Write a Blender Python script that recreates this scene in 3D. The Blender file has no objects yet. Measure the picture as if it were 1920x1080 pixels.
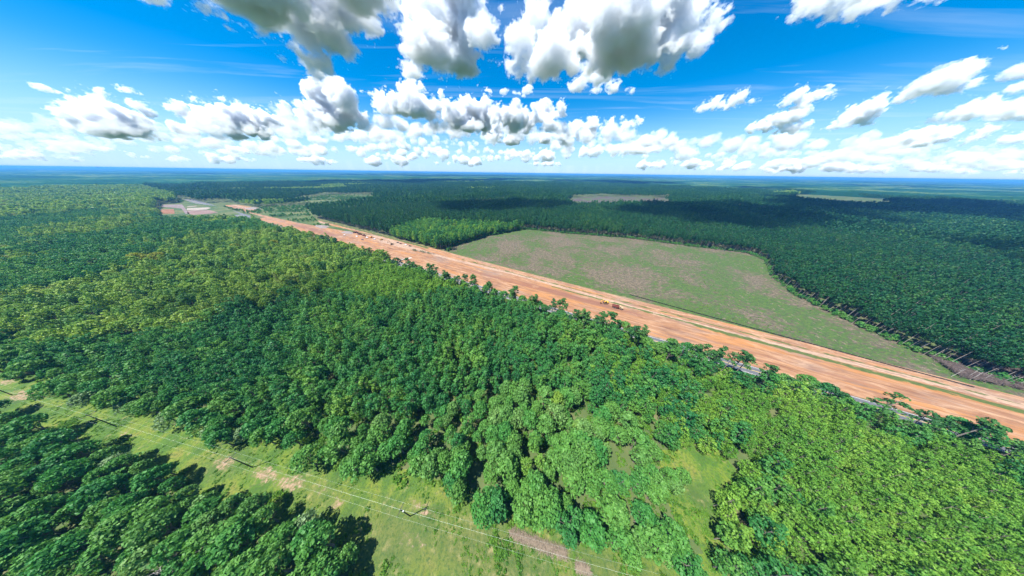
import bpy, bmesh, math, random
import numpy as np
from mathutils import Vector, Matrix

# ------------------------------------------------------------------ camera, sky, sun, exposure
sc = bpy.context.scene
COL = sc.collection
CAM_H = 110.0
F = 343.0                                   # focal length in photo pixels (1920 wide)
PITCH = math.atan2(216, 343)
ROLL = math.radians(0.8)
cam = bpy.data.cameras.new('camera')
cam_ob = bpy.data.objects.new('camera', cam)
COL.objects.link(cam_ob)
cam.sensor_width = 36
cam.lens = 36 * F / 1920
cam.clip_start = 0.5
cam.clip_end = 150000
cam_ob.matrix_world = (Matrix.Translation((0, 0, CAM_H)) @ Matrix.Rotation(math.pi / 2 - PITCH, 4, 'X')
                       @ Matrix.Rotation(ROLL, 4, 'Z'))
sc.camera = cam_ob

SUN_EL = math.radians(64)
SUN_AZ = math.atan2(-0.92, -0.39)           # sun stands to the left and behind
SUN_DIR = Vector((-0.92 * math.cos(SUN_EL), -0.39 * math.cos(SUN_EL), math.sin(SUN_EL))).normalized()
world = bpy.data.worlds.new("World")
sc.world = world
world.use_nodes = True
wn = world.node_tree
WL = wn.links
bgn = wn.nodes['Background']
sky = wn.nodes.new('ShaderNodeTexSky')
sky.sky_type = 'NISHITA'
sky.sun_disc = False
sky.sun_elevation = SUN_EL
sky.sun_rotation = SUN_AZ
sky.altitude = 100
sky.air_density = 1.0
sky.dust_density = 0.15
sky.ozone_density = 5.0
hsv = wn.nodes.new('ShaderNodeHueSaturation')
hsv.inputs['Saturation'].default_value = 1.5
hsv.inputs['Value'].default_value = 1.25
WL.new(sky.outputs[0], hsv.inputs['Color'])
# thin high cirrus streaks and a pale band of moisture low over the horizon
tc = wn.nodes.new('ShaderNodeTexCoord')
sep = wn.nodes.new('ShaderNodeSeparateXYZ')
WL.new(tc.outputs['Generated'], sep.inputs[0])
def wmath(op, a, b=None, c=None):
    n = wn.nodes.new('ShaderNodeMath'); n.operation = op
    for i, v in enumerate((a, b, c)):
        if v is None: continue
        if isinstance(v, (int, float)): n.inputs[i].default_value = v
        else: WL.new(v, n.inputs[i])
    return n.outputs[0]
zc = wmath('MAXIMUM', sep.outputs['Z'], 0.03)
px_ = wmath('DIVIDE', sep.outputs['X'], zc)
py_ = wmath('DIVIDE', sep.outputs['Y'], zc)
comb = wn.nodes.new('ShaderNodeCombineXYZ')
WL.new(px_, comb.inputs[0]); WL.new(py_, comb.inputs[1])
mp = wn.nodes.new('ShaderNodeMapping')
mp.inputs['Rotation'].default_value = (0, 0, math.radians(24))
mp.inputs['Scale'].default_value = (0.16, 1.1, 1)
WL.new(comb.outputs[0], mp.inputs[0])
cn = wn.nodes.new('ShaderNodeTexNoise')
cn.inputs['Scale'].default_value = 1.6; cn.inputs['Detail'].default_value = 6; cn.inputs['Roughness'].default_value = 0.6
cn.inputs['Distortion'].default_value = 0.6
WL.new(mp.outputs[0], cn.inputs['Vector'])
cr = wn.nodes.new('ShaderNodeMapRange')
cr.inputs['From Min'].default_value = 0.52; cr.inputs['From Max'].default_value = 0.8
cr.inputs['To Max'].default_value = 0.28
WL.new(cn.outputs[0], cr.inputs[0])
band = wn.nodes.new('ShaderNodeMapRange')
band.interpolation_type = 'SMOOTHSTEP'
band.inputs['From Min'].default_value = 0.0; band.inputs['From Max'].default_value = 0.22
band.inputs['To Min'].default_value = 0.8; band.inputs['To Max'].default_value = 0.0
WL.new(sep.outputs['Z'], band.inputs[0])
mixa = wn.nodes.new('ShaderNodeMix'); mixa.data_type = 'RGBA'
WL.new(band.outputs[0], mixa.inputs['Factor'])
WL.new(hsv.outputs[0], mixa.inputs['A'])
mixa.inputs['B'].default_value = (3.6, 6.0, 9.0, 1)
mixb = wn.nodes.new('ShaderNodeMix'); mixb.data_type = 'RGBA'
WL.new(cr.outputs[0], mixb.inputs['Factor'])
WL.new(mixa.outputs['Result'], mixb.inputs['A'])
mixb.inputs['B'].default_value = (7.5, 8.5, 9.6, 1)
WL.new(mixb.outputs['Result'], bgn.inputs[0])
bgn.inputs[1].default_value = 0.053

sun = bpy.data.lights.new('sun', 'SUN')
sun.energy = 4.4
sun.angle = math.radians(0.5)
sun.color = (1.0, 0.95, 0.86)
sun_ob = bpy.data.objects.new('sun', sun)
COL.objects.link(sun_ob)
sun_ob.rotation_euler = SUN_DIR.to_track_quat('Z', 'Y').to_euler()
sc.view_settings.view_transform = 'Standard'
sc.view_settings.look = 'None'
sc.view_settings.gamma = 1
sc.view_settings.exposure = 1.38
sc.cycles.volume_bounces = 8
sc.cycles.max_bounces = 12
sc.cycles.diffuse_bounces = 3
sc.cycles.transmission_bounces = 3
sc.cycles.volume_step_rate = 1.0

# ------------------------------------------------------------------ helpers
RG = np.random.default_rng(7)
random.seed(7)

def ray(x, y):
    u, v = (x - 960) / F, (y - 540) / F
    c, s = math.cos(ROLL), math.sin(ROLL)
    u, v = u * c + v * s, -u * s + v * c
    return u, math.cos(PITCH) - math.sin(PITCH) * v, -(math.sin(PITCH) + math.cos(PITCH) * v)

def at(x, y, z=0.0):
    """place on the land that lies in this direction from the drone, at height z"""
    r = ray(x, y); t = (CAM_H - z) / -r[2]
    return (r[0] * t, r[1] * t)

def poly(px, z=0.0):
    return np.array([at(x, y, z) for x, y in px])

def project(P):
    P = np.asarray(P, float)
    X, Y, Z = P[:, 0], P[:, 1], P[:, 2] - CAM_H
    cp, sp = math.cos(PITCH), math.sin(PITCH)
    dep = Y * cp - Z * sp
    u, v = X / dep, (-Z * cp - Y * sp) / dep
    c, s = math.cos(ROLL), math.sin(ROLL)
    return (u * c - v * s) * F + 960, (u * s + v * c) * F + 540, dep

def inside(P, pg):
    x, y = P[:, 0], P[:, 1]
    r = np.zeros(len(P), bool)
    j = len(pg) - 1
    for i in range(len(pg)):
        xi, yi = pg[i]; xj, yj = pg[j]
        with np.errstate(divide='ignore', invalid='ignore'):
            c = ((yi > y) != (yj > y)) & (x < (xj - xi) * (y - yi) / (yj - yi + 1e-12) + xi)
        r ^= c
        j = i
    return r

def mesh_np(name, V, faces_list, mats=(), midx=None, smooth=False):
    """faces_list: list of int arrays, each (n,3) or (n,4)"""
    m = bpy.data.meshes.new(name)
    V = np.asarray(V, np.float32)
    m.vertices.add(len(V)); m.vertices.foreach_set('co', V.ravel())
    tot = sum(f.size for f in faces_list); nf = sum(len(f) for f in faces_list)
    m.loops.add(tot); m.loops.foreach_set('vertex_index', np.concatenate([f.ravel() for f in faces_list]).astype(np.int32))
    m.polygons.add(nf)
    sizes = np.concatenate([np.full(len(f), f.shape[1]) for f in faces_list])
    starts = np.concatenate([[0], np.cumsum(sizes)[:-1]])
    m.polygons.foreach_set('loop_start', starts.astype(np.int32))
    if midx is not None: m.polygons.foreach_set('material_index', np.asarray(midx, np.int32))
    if smooth: m.polygons.foreach_set('use_smooth', np.ones(nf, bool))
    m.update(calc_edges=True)
    for mt in mats: m.materials.append(mt)
    return m

def link(name, data, parent=None, loc=None, rz=None):
    o = bpy.data.objects.new(name, data); COL.objects.link(o)
    if parent: o.parent = parent
    if loc is not None: o.location = loc
    if rz is not None: o.rotation_euler = (0, 0, rz)
    return o

def tag(o, label=None, cat=None, group=None, kind=None):
    if label: o['label'] = label
    if cat: o['category'] = cat
    if group: o['group'] = group
    if kind: o['kind'] = kind
    return o

class MB:
    """collects solid pieces and links them as one mesh object"""
    def __init__(s): s.V = []; s.F = []; s.n = 0
    def add(s, V, Fc):
        V = np.asarray(V, float); s.V.append(V)
        for f in Fc: s.F.append([i + s.n for i in f])
        s.n += len(V); return s
    def box(s, c, d, rz=0, ry=0, taper=(1, 1)):
        x, y, z = d[0] / 2, d[1] / 2, d[2] / 2
        tx, ty = taper
        V = np.array([(-x, -y, -z), (x, -y, -z), (x, y, -z), (-x, y, -z), (-x * tx, -y * ty, z), (x * tx, -y * ty, z), (x * tx, y * ty, z), (-x * tx, y * ty, z)])
        if ry: V = V @ np.array(Matrix.Rotation(ry, 3, 'Y')).T
        if rz: V = V @ np.array(Matrix.Rotation(rz, 3, 'Z')).T
        return s.add(V + np.array(c), [(0, 3, 2, 1), (4, 5, 6, 7), (0, 1, 5, 4), (1, 2, 6, 5), (2, 3, 7, 6), (3, 0, 4, 7)])
    def prism(s, prof, y0, y1):
        """side profile in x-z pulled from y0 to y1"""
        n = len(prof)
        V = [(x, y0, z) for x, z in prof] + [(x, y1, z) for x, z in prof]
        Fc = [tuple(range(n)), tuple(range(2 * n - 1, n - 1, -1))] + [(i, i + n, (i + 1) % n + n, (i + 1) % n) for i in range(n)]
        return s.add(V, Fc)
    def tube(s, pts, r, k=6):
        pts = [Vector(p) for p in pts]
        r = r if isinstance(r, (list, tuple)) else [r] * len(pts)
        V = []
        for i, p in enumerate(pts):
            d = (pts[min(i + 1, len(pts) - 1)] - pts[max(i - 1, 0)]).normalized()
            a = d.orthogonal().normalized() if abs(d.z) < .98 else Vector((1, 0, 0)).cross(d).normalized()
            b = d.cross(a)
            for q in range(k):
                t = 2 * math.pi * q / k
                V.append(p + (a * math.cos(t) + b * math.sin(t)) * r[i])
        Fc = [(i * k + q, i * k + (q + 1) % k, (i + 1) * k + (q + 1) % k, (i + 1) * k + q) for i in range(len(pts) - 1) for q in range(k)]
        Fc += [tuple(range(k - 1, -1, -1)), tuple(range((len(pts) - 1) * k, len(pts) * k))]
        return s.add([tuple(v) for v in V], Fc)
    def mesh(s, name, mat, bevel=0):
        m = bpy.data.meshes.new(name)
        m.from_pydata(np.concatenate(s.V).tolist(), [], s.F); m.update()
        if bevel:
            bm = bmesh.new(); bm.from_mesh(m)
            bmesh.ops.bevel(bm, geom=list(bm.edges), offset=bevel, segments=2, affect='EDGES', profile=.5, clamp_overlap=True)
            bm.to_mesh(m); bm.free()
        m.materials.append(mat); return m
    def build(s, name, mat, parent=None, bevel=0, loc=None, rz=None):
        return link(name, s.mesh(name, mat, bevel), parent, loc, rz)

# ------------------------------------------------------------------ materials
def new_mat(name):
    m = bpy.data.materials.new(name); m.use_nodes = True
    nt = m.node_tree; return m, nt, nt.nodes['Principled BSDF']

def nmath(nt, op, a, b=None, c=None, clamp=False):
    n = nt.nodes.new('ShaderNodeMath'); n.operation = op; n.use_clamp = clamp
    for i, v in enumerate((a, b, c)):
        if v is None: continue
        if isinstance(v, (int, float)): n.inputs[i].default_value = v
        else: nt.links.new(v, n.inputs[i])
    return n.outputs[0]

def ramp(nt, fac, stops, interp='LINEAR'):
    n = nt.nodes.new('ShaderNodeValToRGB'); e = n.color_ramp; e.interpolation = interp
    while len(e.elements) < len(stops): e.elements.new(0.5)
    for el, (p, c) in zip(e.elements, stops): el.position = p; el.color = (*c, 1)
    nt.links.new(fac, n.inputs[0]); return n.outputs[0]

def noise(nt, vec, scale, detail=4, rough=.55, dist=0.0, off=(0, 0, 0), stretch=(1, 1, 1), rot=0):
    mpn = nt.nodes.new('ShaderNodeMapping')
    mpn.inputs['Location'].default_value = off; mpn.inputs['Scale'].default_value = stretch
    mpn.inputs['Rotation'].default_value = (0, 0, rot)
    nt.links.new(vec, mpn.inputs[0])
    n = nt.nodes.new('ShaderNodeTexNoise'); n.inputs['Scale'].default_value = scale
    n.inputs['Detail'].default_value = detail; n.inputs['Roughness'].default_value = rough; n.inputs['Distortion'].default_value = dist
    nt.links.new(mpn.outputs[0], n.inputs['Vector']); return n.outputs[0]

def mixc(nt, fac, a, b, mode='MIX'):
    n = nt.nodes.new('ShaderNodeMix'); n.data_type = 'RGBA'; n.blend_type = mode
    for k, v in (('Factor', fac), ('A', a), ('B', b)):
        if isinstance(v, (int, float)): n.inputs[k].default_value = v
        elif isinstance(v, tuple): n.inputs[k].default_value = (*v, 1)
        else: nt.links.new(v, n.inputs[k])
    return n.outputs['Result']

def sstep(nt, v, a, b):
    n = nt.nodes.new('ShaderNodeMapRange'); n.interpolation_type = 'SMOOTHSTEP'
    n.inputs['From Min'].default_value = a; n.inputs['From Max'].default_value = b
    nt.links.new(v, n.inputs[0]); return n.outputs[0]

def coords(nt):
    return nt.nodes.new('ShaderNodeTexCoord').outputs['Object']

def attr(nt, name):
    n = nt.nodes.new('ShaderNodeAttribute'); n.attribute_name = name; return n.outputs['Fac']

def bump(nt, p, h, strength, dist):
    b = nt.nodes.new('ShaderNodeBump'); b.inputs['Strength'].default_value = strength; b.inputs['Distance'].default_value = dist
    nt.links.new(h, b.inputs['Height']); nt.links.new(b.outputs[0], p.inputs['Normal'])

def leaf_mat(name, stops, trans=0.35, patch=45.0, patch_amt=.35):
    m, nt, p = new_mat(name)
    oi = nt.nodes.new('ShaderNodeObjectInfo')
    geo = nt.nodes.new('ShaderNodeNewGeometry')
    n1 = noise(nt, geo.outputs['Position'], 1 / patch, 2)
    f = nmath(nt, 'ADD', nmath(nt, 'MULTIPLY', oi.outputs['Random'], 1 - patch_amt), nmath(nt, 'MULTIPLY', sstep(nt, n1, .3, .7), patch_amt))
    col = ramp(nt, f, [(q, (r_ * .97, g2 * 1.06, b_ * 1.0)) for q, (r_, g2, b_) in stops])
    n2 = noise(nt, geo.outputs['Position'], 1.3, 2)            # leaves and needles are not one even green
    hv = nt.nodes.new('ShaderNodeHueSaturation')
    nt.links.new(col, hv.inputs['Color'])
    nt.links.new(nmath(nt, 'ADD', nmath(nt, 'MULTIPLY', n2, 1.1), .45), hv.inputs['Value'])
    nt.links.new(nmath(nt, 'ADD', nmath(nt, 'MULTIPLY', n2, -.05), .525), hv.inputs['Hue'])
    p.inputs['Roughness'].default_value = .55
    p.inputs['Specular IOR Level'].default_value = .25
    nt.links.new(hv.outputs[0], p.inputs['Base Color'])
    tr = nt.nodes.new('ShaderNodeBsdfTranslucent')
    nt.links.new(mixc(nt, 1.0, hv.outputs[0], (1.0, 1.0, .55), 'MULTIPLY'), tr.inputs[0])
    mx = nt.nodes.new('ShaderNodeMixShader'); mx.inputs[0].default_value = trans
    nt.links.new(p.outputs[0], mx.inputs[1]); nt.links.new(tr.outputs[0], mx.inputs[2])
    nt.links.new(mx.outputs[0], nt.nodes['Material Output'].inputs['Surface'])
    return m

def plain(name, col, rough=.6, metal=0.0, var=.25, scale=3.0):
    m, nt, p = new_mat(name)
    n = noise(nt, coords(nt), scale, 4)
    c = mixc(nt, n, tuple(x * (1 - var) for x in col), tuple(min(1, x * (1 + var)) for x in col))
    nt.links.new(c, p.inputs['Base Color']); p.inputs['Roughness'].default_value = rough; p.inputs['Metallic'].default_value = metal
    return m

M = {}
M['hardwood'] = leaf_mat('broadleaf_leaves', [(0, (.035, .16, .05)), (.3, (.06, .215, .045)), (.6, (.115, .26, .05)), (.8, (.105, .235, .055)), (.94, (.15, .27, .075)), (1, (.20, .31, .04))])
M['wild'] = leaf_mat('mixed_wood_leaves', [(0, (.05, .16, .045)), (.2, (.10, .22, .045)), (.45, (.19, .31, .045)), (.8, (.29, .39, .065)), (.95, (.22, .27, .08)), (1, (.27, .23, .04))], patch=28, patch_amt=.55)
M['young'] = leaf_mat('young_pine_needles', [(0, (.09, .235, .034)), (.5, (.16, .315, .042)), (1, (.27, .40, .06))], trans=.4, patch=26, patch_amt=.5)
M['midpine'] = leaf_mat('pine_needles', [(0, (.022, .135, .045)), (.45, (.050, .19, .045)), (.8, (.11, .255, .045)), (1, (.17, .30, .045))], patch=30, patch_amt=.5)
M['tallpine'] = leaf_mat('tall_pine_needles', [(0, (.012, .082, .034)), (.55, (.022, .108, .033)), (1, (.065, .165, .030))], patch=120)
M['roadpine'] = leaf_mat('roadside_needles', [(0, (.03, .12, .04)), (.6, (.065, .17, .045)), (1, (.11, .21, .05))])
M['weeds'] = leaf_mat('weed_leaves', [(0, (.06, .17, .03)), (.6, (.13, .26, .03)), (1, (.20, .30, .06))], trans=.5, patch=14, patch_amt=.6)
M['bark'] = plain('grey_bark', (.20, .17, .15), .9, 0, .4, 1.5)
M['palebark'] = plain('pale_pine_bark', (.34, .29, .26), .9, 0, .35, 1.5)
M['deadwood'] = plain('bleached_dead_wood', (.42, .39, .36), .9, 0, .3, 2)

# ------------------------------------------------------------------ the lie of the land
RD = np.array((-.8955, .445)); RN = np.array((.445, .8955))     # along the road and across it
def sa(P):
    P = np.asarray(P, float); return P @ RN, P @ RD
def road_pt(a, s): return RD * a + RN * s
ROW_FAR_A = np.array([-600, -245, -87, 66, 192, 300, 430, 810, 1000, 1320, 1600])
ROW_FAR_S = np.array([184, 186, 190, 194, 199, 206, 211, 222, 212, 190, 180])
def row_far(a): return np.interp(a, ROW_FAR_A, ROW_FAR_S)
def line_y(x): return 39.08 - (x + 196.9) * .168                 # the power line runs straight
FIELD = poly([(1920, 737), (1820, 716), (1500, 636), (1190, 556), (1020, 515), (930, 492), (845, 470), (850, 462), (915, 443), (985, 430), (1050, 437), (1180, 447),
              (1300, 463), (1400, 475), (1432, 488), (1445, 520), (1490, 555), (1560, 590), (1640, 628), (1700, 655), (1810, 697), (1920, 731)])
GAP = np.array([(71, 28), (80, 31.5), (95, 33), (97, 25), (87, 21), (79, 16), (75, 9), (67, 8), (67, 17), (71, 23)])
CLEAR_A = poly([(468, 398), (500, 388), (560, 386), (592, 388), (580, 398), (600, 418), (700, 442), (640, 432), (560, 418)])
CLEAR_B = poly([(560, 376), (610, 366), (700, 366), (712, 372), (640, 380), (600, 384)])
CLEAR_C = poly([(1060, 372), (1120, 368), (1250, 371), (1262, 377), (1150, 384), (1080, 382)])
CLEAR_D = poly([(1470, 366), (1560, 364), (1700, 380), (1640, 382), (1500, 374)])
CLEAR_E = poly([(830, 419), (858, 417), (856, 422), (832, 424)])
SITE = poly([(292, 404), (300, 383), (352, 380), (420, 388), (452, 402), (400, 408), (350, 404)])

SITE_ROAD = poly([(335, 372), (480, 399), (470, 407), (400, 404), (335, 384)])
def land_use(P):
    """0 = trees may stand here"""
    s, a = sa(P)
    r = np.zeros(len(P), int)
    x, y = P[:, 0], P[:, 1]
    row = (s > 131) & (s < row_far(a) + np.where(a < 222, 16, 3)) & (a < 1350)
    r[row] = 1
    up = np.interp(x, [-30, 5], [6.6, 3.6]) + 1.4 * np.sin(x * .11) + .9 * np.sin(x * .31)
    lo = np.where(x > -46, -60, -7.2 + 1.2 * np.sin(x * .17 + 1) + .9 * np.sin(x * .4))
    d = y - line_y(x)
    r[(d < up) & (d > lo) & (y < 130)] = 2
    r[inside(P, FIELD)] = 3
    r[inside(P, GAP)] = 4
    for c in (CLEAR_A, CLEAR_B, CLEAR_C, CLEAR_D, CLEAR_E):
        r[inside(P, c)] = 5
        d_ = np.hypot(*c.mean(0)); r[inside(P * (1 + (0 if c is CLEAR_A else 17) / 93), c)] = 5
    r[inside(P, SITE) | inside(P * 1.17, SITE) | inside(P, SITE_ROAD) | inside(P * 1.17, SITE_ROAD)] = 6
    return r

# one sheet of land out to the horizon
m, nt, p = new_mat('forest_floor')
c = coords(nt)
n1 = noise(nt, c, .06, 6); n2 = noise(nt, c, .9, 5)
col = ramp(nt, n1, [(.3, (.04, .08, .02)), (.5, (.07, .105, .03)), (.62, (.12, .12, .05)), (.75, (.24, .18, .11))])
col = mixc(nt, nmath(nt, 'MULTIPLY', n2, .6), col, (.05, .07, .02))
nt.links.new(col, p.inputs['Base Color']); p.inputs['Roughness'].default_value = .95
M['floor'] = m
R = 42000
ground = link('ground', mesh_np('ground', [(-R, -9000, 0), (R, -9000, 0), (R, R, 0), (-R, R, 0)], [np.array([[0, 1, 2, 3]])], [m]))
tag(ground, kind='structure')

def grid_sheet(name, x0, x1, y0, y1, step, mat, keep, z, attrs=None, kind='structure'):
    xs = np.arange(x0, x1 + step, step); ys = np.arange(y0, y1 + step, step)
    X, Y = np.meshgrid(xs, ys); P = np.stack([X.ravel(), Y.ravel()], 1)
    nx, ny = len(xs), len(ys)
    I = np.arange(nx * ny).reshape(ny, nx)
    Q = np.stack([I[:-1, :-1], I[:-1, 1:], I[1:, 1:], I[1:, :-1]], -1).reshape(-1, 4)
    ctr = P[Q].mean(1)
    Q = Q[keep(ctr)]
    used = np.unique(Q); mp_ = np.full(nx * ny, -1); mp_[used] = np.arange(len(used))
    P = P[used]; Q = mp_[Q]
    zz = z(P) if callable(z) else np.full(len(P), z)
    me = mesh_np(name, np.column_stack([P, zz]), [Q], [mat], smooth=True)
    for k, f in (attrs or {}).items():
        at_ = me.attributes.new(k, 'FLOAT', 'POINT'); at_.data.foreach_set('value', f(P).astype(np.float32))
    return tag(link(name, me), kind=kind)

def blobs(P, L):
    v = np.zeros(len(P))
    for (x, y, rx, ry, w) in L:
        ca, sa_ = math.cos(math.radians(-10)), math.sin(math.radians(-10))
        dx, dy = P[:, 0] - x, P[:, 1] - y
        u, q = dx * ca + dy * sa_, -dx * sa_ + dy * ca
        v = np.maximum(v, w * np.exp(-((u / rx) ** 2 + (q / ry) ** 2)))
    return v
def bl(px, py, rx, ry, w=1.0): return (*at(px, py), rx, ry, w)

# grass of the power line clearing, with worn sandy patches
m, nt, p = new_mat('clearing_grass')
c = coords(nt)
n1 = noise(nt, c, .09, 5, .6, .5); n2 = noise(nt, c, 1.1, 6, .65); n3 = noise(nt, c, .35, 5, .6, off=(30, 4, 0))
col = ramp(nt, n1, [(.3, (.026, .078, .006)), (.46, (.055, .125, .008)), (.58, (.115, .165, .012)), (.72, (.16, .155, .03))])
col = mixc(nt, nmath(nt, 'MULTIPLY', attr(nt, 'dry'), .8), col, ramp(nt, n3, [(.3, (0.0528, 0.0792, 0.0176)), (.55, (0.0968, 0.1056, 0.0352)), (.75, (0.176, 0.1496, 0.0748))]))
col = mixc(nt, sstep(nt, n2, .42, .72), col, (0.0308, 0.0748, 0.0132))
col = mixc(nt, nmath(nt, 'MULTIPLY', sstep(nt, n3, .55, .75), .55), col, (0.2464, 0.2112, 0.088))
bare = sstep(nt, nmath(nt, 'ADD', attr(nt, 'bare'), nmath(nt, 'MULTIPLY', nmath(nt, 'SUBTRACT', noise(nt, c, .55, 7, .72), .5), 2.6)), .5, 1.1)
col = mixc(nt, bare, col, ramp(nt, n2, [(.3, (0.1408, 0.1056, 0.0572)), (.55, (0.2552, 0.1804, 0.1144)), (.75, (0.3696, 0.264, 0.1848))]))
nt.links.new(col, p.inputs['Base Color']); p.inputs['Roughness'].default_value = .95
bump(nt, p, n2, .9, .5)
M['grass'] = m
BARE = [bl(40, 742, 13, 4), bl(15, 715, 8, 3), bl(545, 905, 9, 3.2), bl(500, 890, 9, 3), bl(420, 868, 6, 3), bl(600, 915, 5, 2, .8), bl(632, 945, 3, 2.2), bl(785, 945, 4.5, .9, 1.1), bl(795, 962, 5, .8, 1.1),
        bl(775, 1015, 9, 2.6, .62), bl(700, 980, 6, 2, .5), bl(858, 1003, 1.0, .5, .9), bl(845, 1006, .7, .4, .9), bl(866, 983, 1, .6, .8), bl(905, 985, 2, 1.5, .7), bl(1000, 1020, 8, 1.2, .6), bl(235, 812, 5, 2, .7),
        bl(300, 820, 9, 3, .4), bl(130, 765, 9, 3, .4), bl(1000, 905, 2.0, 2.5, .8), bl(915, 830, 1.5, 2, .8)]
DRY = [bl(900, 1030, 40, 9, 1), bl(740, 1010, 22, 10, .9), bl(1150, 1080, 30, 6, .8), bl(600, 930, 18, 6, .6), bl(420, 868, 14, 6, .5), bl(1310, 940, 8, 12, .4)]
def clearing_keep(Q):
    lu = land_use(Q); return (lu == 2) | (lu == 4)
def near_clear(Q):
    k = clearing_keep(Q)
    for dx, dy in ((4, 0), (-4, 0), (0, 4), (0, -4)): k = k | clearing_keep(Q + np.array((dx, dy)))
    return k
grid_sheet('clearing', -420, 110, -30, 96, 1.0, M['grass'], near_clear, .05, {'bare': lambda P: blobs(P, BARE), 'dry': lambda P: blobs(P, DRY)})

# field of cut-over land beyond the road
m, nt, p = new_mat('cutover_field')
c = coords(nt)
n1 = noise(nt, c, .018, 6, .6, .6); n2 = noise(nt, c, .13, 6, .62, stretch=(1, 1.6, 1), rot=.5); n3 = noise(nt, c, .9, 5, .7)
n4 = noise(nt, c, .30, 7, .75, stretch=(1, 2.2, 1), rot=-.46)
green = ramp(nt, nmath(nt, 'ADD', nmath(nt, 'MULTIPLY', n3, .45), nmath(nt, 'MULTIPLY', noise(nt, c, .22, 7, .75, .3, off=(70, 0, 0), stretch=(1, 1.8, 1), rot=-.46), .55)), [(.34, (0.01204, 0.03612, 0.00602)), (.47, (0.0301, 0.0774, 0.0086)), (.57, (0.0645, 0.1161, 0.01376)), (.68, (0.129, 0.1376, 0.0344))])
brown = ramp(nt, n4, [(.32, (0.0258, 0.02752, 0.01548)), (.45, (0.0688, 0.05676, 0.0344)), (.55, (0.129, 0.09632, 0.06708)), (.66, (0.258, 0.1978, 0.1462))])
mk = sstep(nt, nmath(nt, 'ADD', nmath(nt, 'ADD', nmath(nt, 'MULTIPLY', n1, 1.6), nmath(nt, 'MULTIPLY', n2, 1.3)), nmath(nt, 'ADD', nmath(nt, 'MULTIPLY', n4, 1.7), nmath(nt, 'MULTIPLY', nmath(nt, 'SUBTRACT', attr(nt, 'lush'), .30), .62))), 2.30, 2.46)
col = mixc(nt, mk, brown, green)
col = mixc(nt, nmath(nt, 'MULTIPLY', sstep(nt, n4, .56, .40), .6), col, (0.043, 0.0473, 0.0258))
nt.links.new(col, p.inputs['Base Color']); p.inputs['Roughness'].default_value = 1
bump(nt, p, n3, .8, .6)
M['field'] = m
LUSH = [bl(1400, 500, 60, 40, .6), bl(1380, 560, 60, 40, .45), bl(990, 432, 60, 30, .5), bl(1520, 610, 40, 25, .5), bl(1640, 665, 30, 15, .4), bl(860, 475, 25, 25, .5), bl(1060, 520, 60, 10, .25), bl(1280, 575, 60, 12, .3)]
def field_keep(Q): return inside(Q, FIELD)
def field_near(Q):
    k = field_keep(Q)
    for dx, dy in ((6, 0), (-6, 0), (0, 6), (0, -6)): k = k | field_keep(Q + np.array((dx, dy)))
    return k
grid_sheet('field', -140, 460, 30, 450, 3.0, M['field'], field_near, .05, {'lush': lambda P: .3 + blobs(P, LUSH) - .0})

# far glades
m, nt, p = new_mat('glade_grass')
c = coords(nt)
n1 = noise(nt, c, .02, 6, .6); n2 = noise(nt, c, .2, 5)
col = ramp(nt, n1, [(.3, (.014, .045, .004)), (.5, (.04, .085, .007)), (.65, (.09, .10, .02))])
col = mixc(nt, sstep(nt, n2, .4, .65), col, ramp(nt, n1, [(.4, (0.0288, 0.0612, 0.0144)), (.6, (0.1152, 0.108, 0.0504))]))
nt.links.new(col, p.inputs['Base Color']); p.inputs['Roughness'].default_value = 1
M['glade'] = m
m, nt, p = new_mat('purple_brown_cutover')
n1 = noise(nt, coords(nt), .02, 6, .6)
nt.links.new(ramp(nt, n1, [(.36, (.05, .036, .036)), (.48, (.065, .047, .044)), (.56, (.04, .065, .014))]), p.inputs['Base Color']); p.inputs['Roughness'].default_value = 1
M['cutover'] = m
def poly_sheet(name, pg, z, mat):
    me = bpy.data.meshes.new(name)
    me.from_pydata([(x, y, z) for x, y in pg], [], [list(range(len(pg)))]); me.materials.append(mat)
    bm = bmesh.new(); bm.from_mesh(me); bmesh.ops.triangulate(bm, faces=bm.faces); bmesh.ops.recalc_face_normals(bm, faces=bm.faces)
    if sum(f.normal.z for f in bm.faces) < 0: bmesh.ops.reverse_faces(bm, faces=bm.faces)
    bm.to_mesh(me); bm.free()
    return tag(link(name, me), kind='structure')
for pg, mt in ((CLEAR_A, 'glade'), (CLEAR_B, 'glade'), (CLEAR_C, 'cutover'), (CLEAR_D, 'glade'), (CLEAR_E, 'glade')):
    poly_sheet('glade', pg, .3, M[mt])

# the cleared strip with graded earth, laid out along the road (local x runs along it)
m, nt, p = new_mat('graded_red_earth')
c = coords(nt)
n1 = noise(nt, c, .012, 5, .6, stretch=(1, 10, 1)); n2 = noise(nt, c, .05, 6, .65, .4, stretch=(1, 7, 1)); n3 = noise(nt, c, .35, 5, .6, stretch=(1, 3, 1)); n4 = noise(nt, c, .02, 4, .6, off=(9, 9, 0), stretch=(1, 3, 1))
col = ramp(nt, n2, [(.28, (0.096, 0.0416, 0.024)), (.42, (0.2, 0.092, 0.044)), (.54, (0.268, 0.144, 0.076)), (.70, (0.36, 0.224, 0.136))])
col = mixc(nt, sstep(nt, n4, .50, .68), col, ramp(nt, n2, [(.3, (0.136, 0.084, 0.064)), (.6, (0.232, 0.156, 0.116)), (.75, (0.32, 0.228, 0.172))]))
col = mixc(nt, nmath(nt, 'MULTIPLY', sstep(nt, n1, .50, .62), .75), col, (0.32, 0.14, 0.04))
wet = sstep(nt, nmath(nt, 'ADD', attr(nt, 'wet'), nmath(nt, 'MULTIPLY', nmath(nt, 'SUBTRACT', n2, .5), 1.6)), .3, .75)
col = mixc(nt, nmath(nt, 'MULTIPLY', wet, .85), col, (0.16, 0.068, 0.044))
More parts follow.
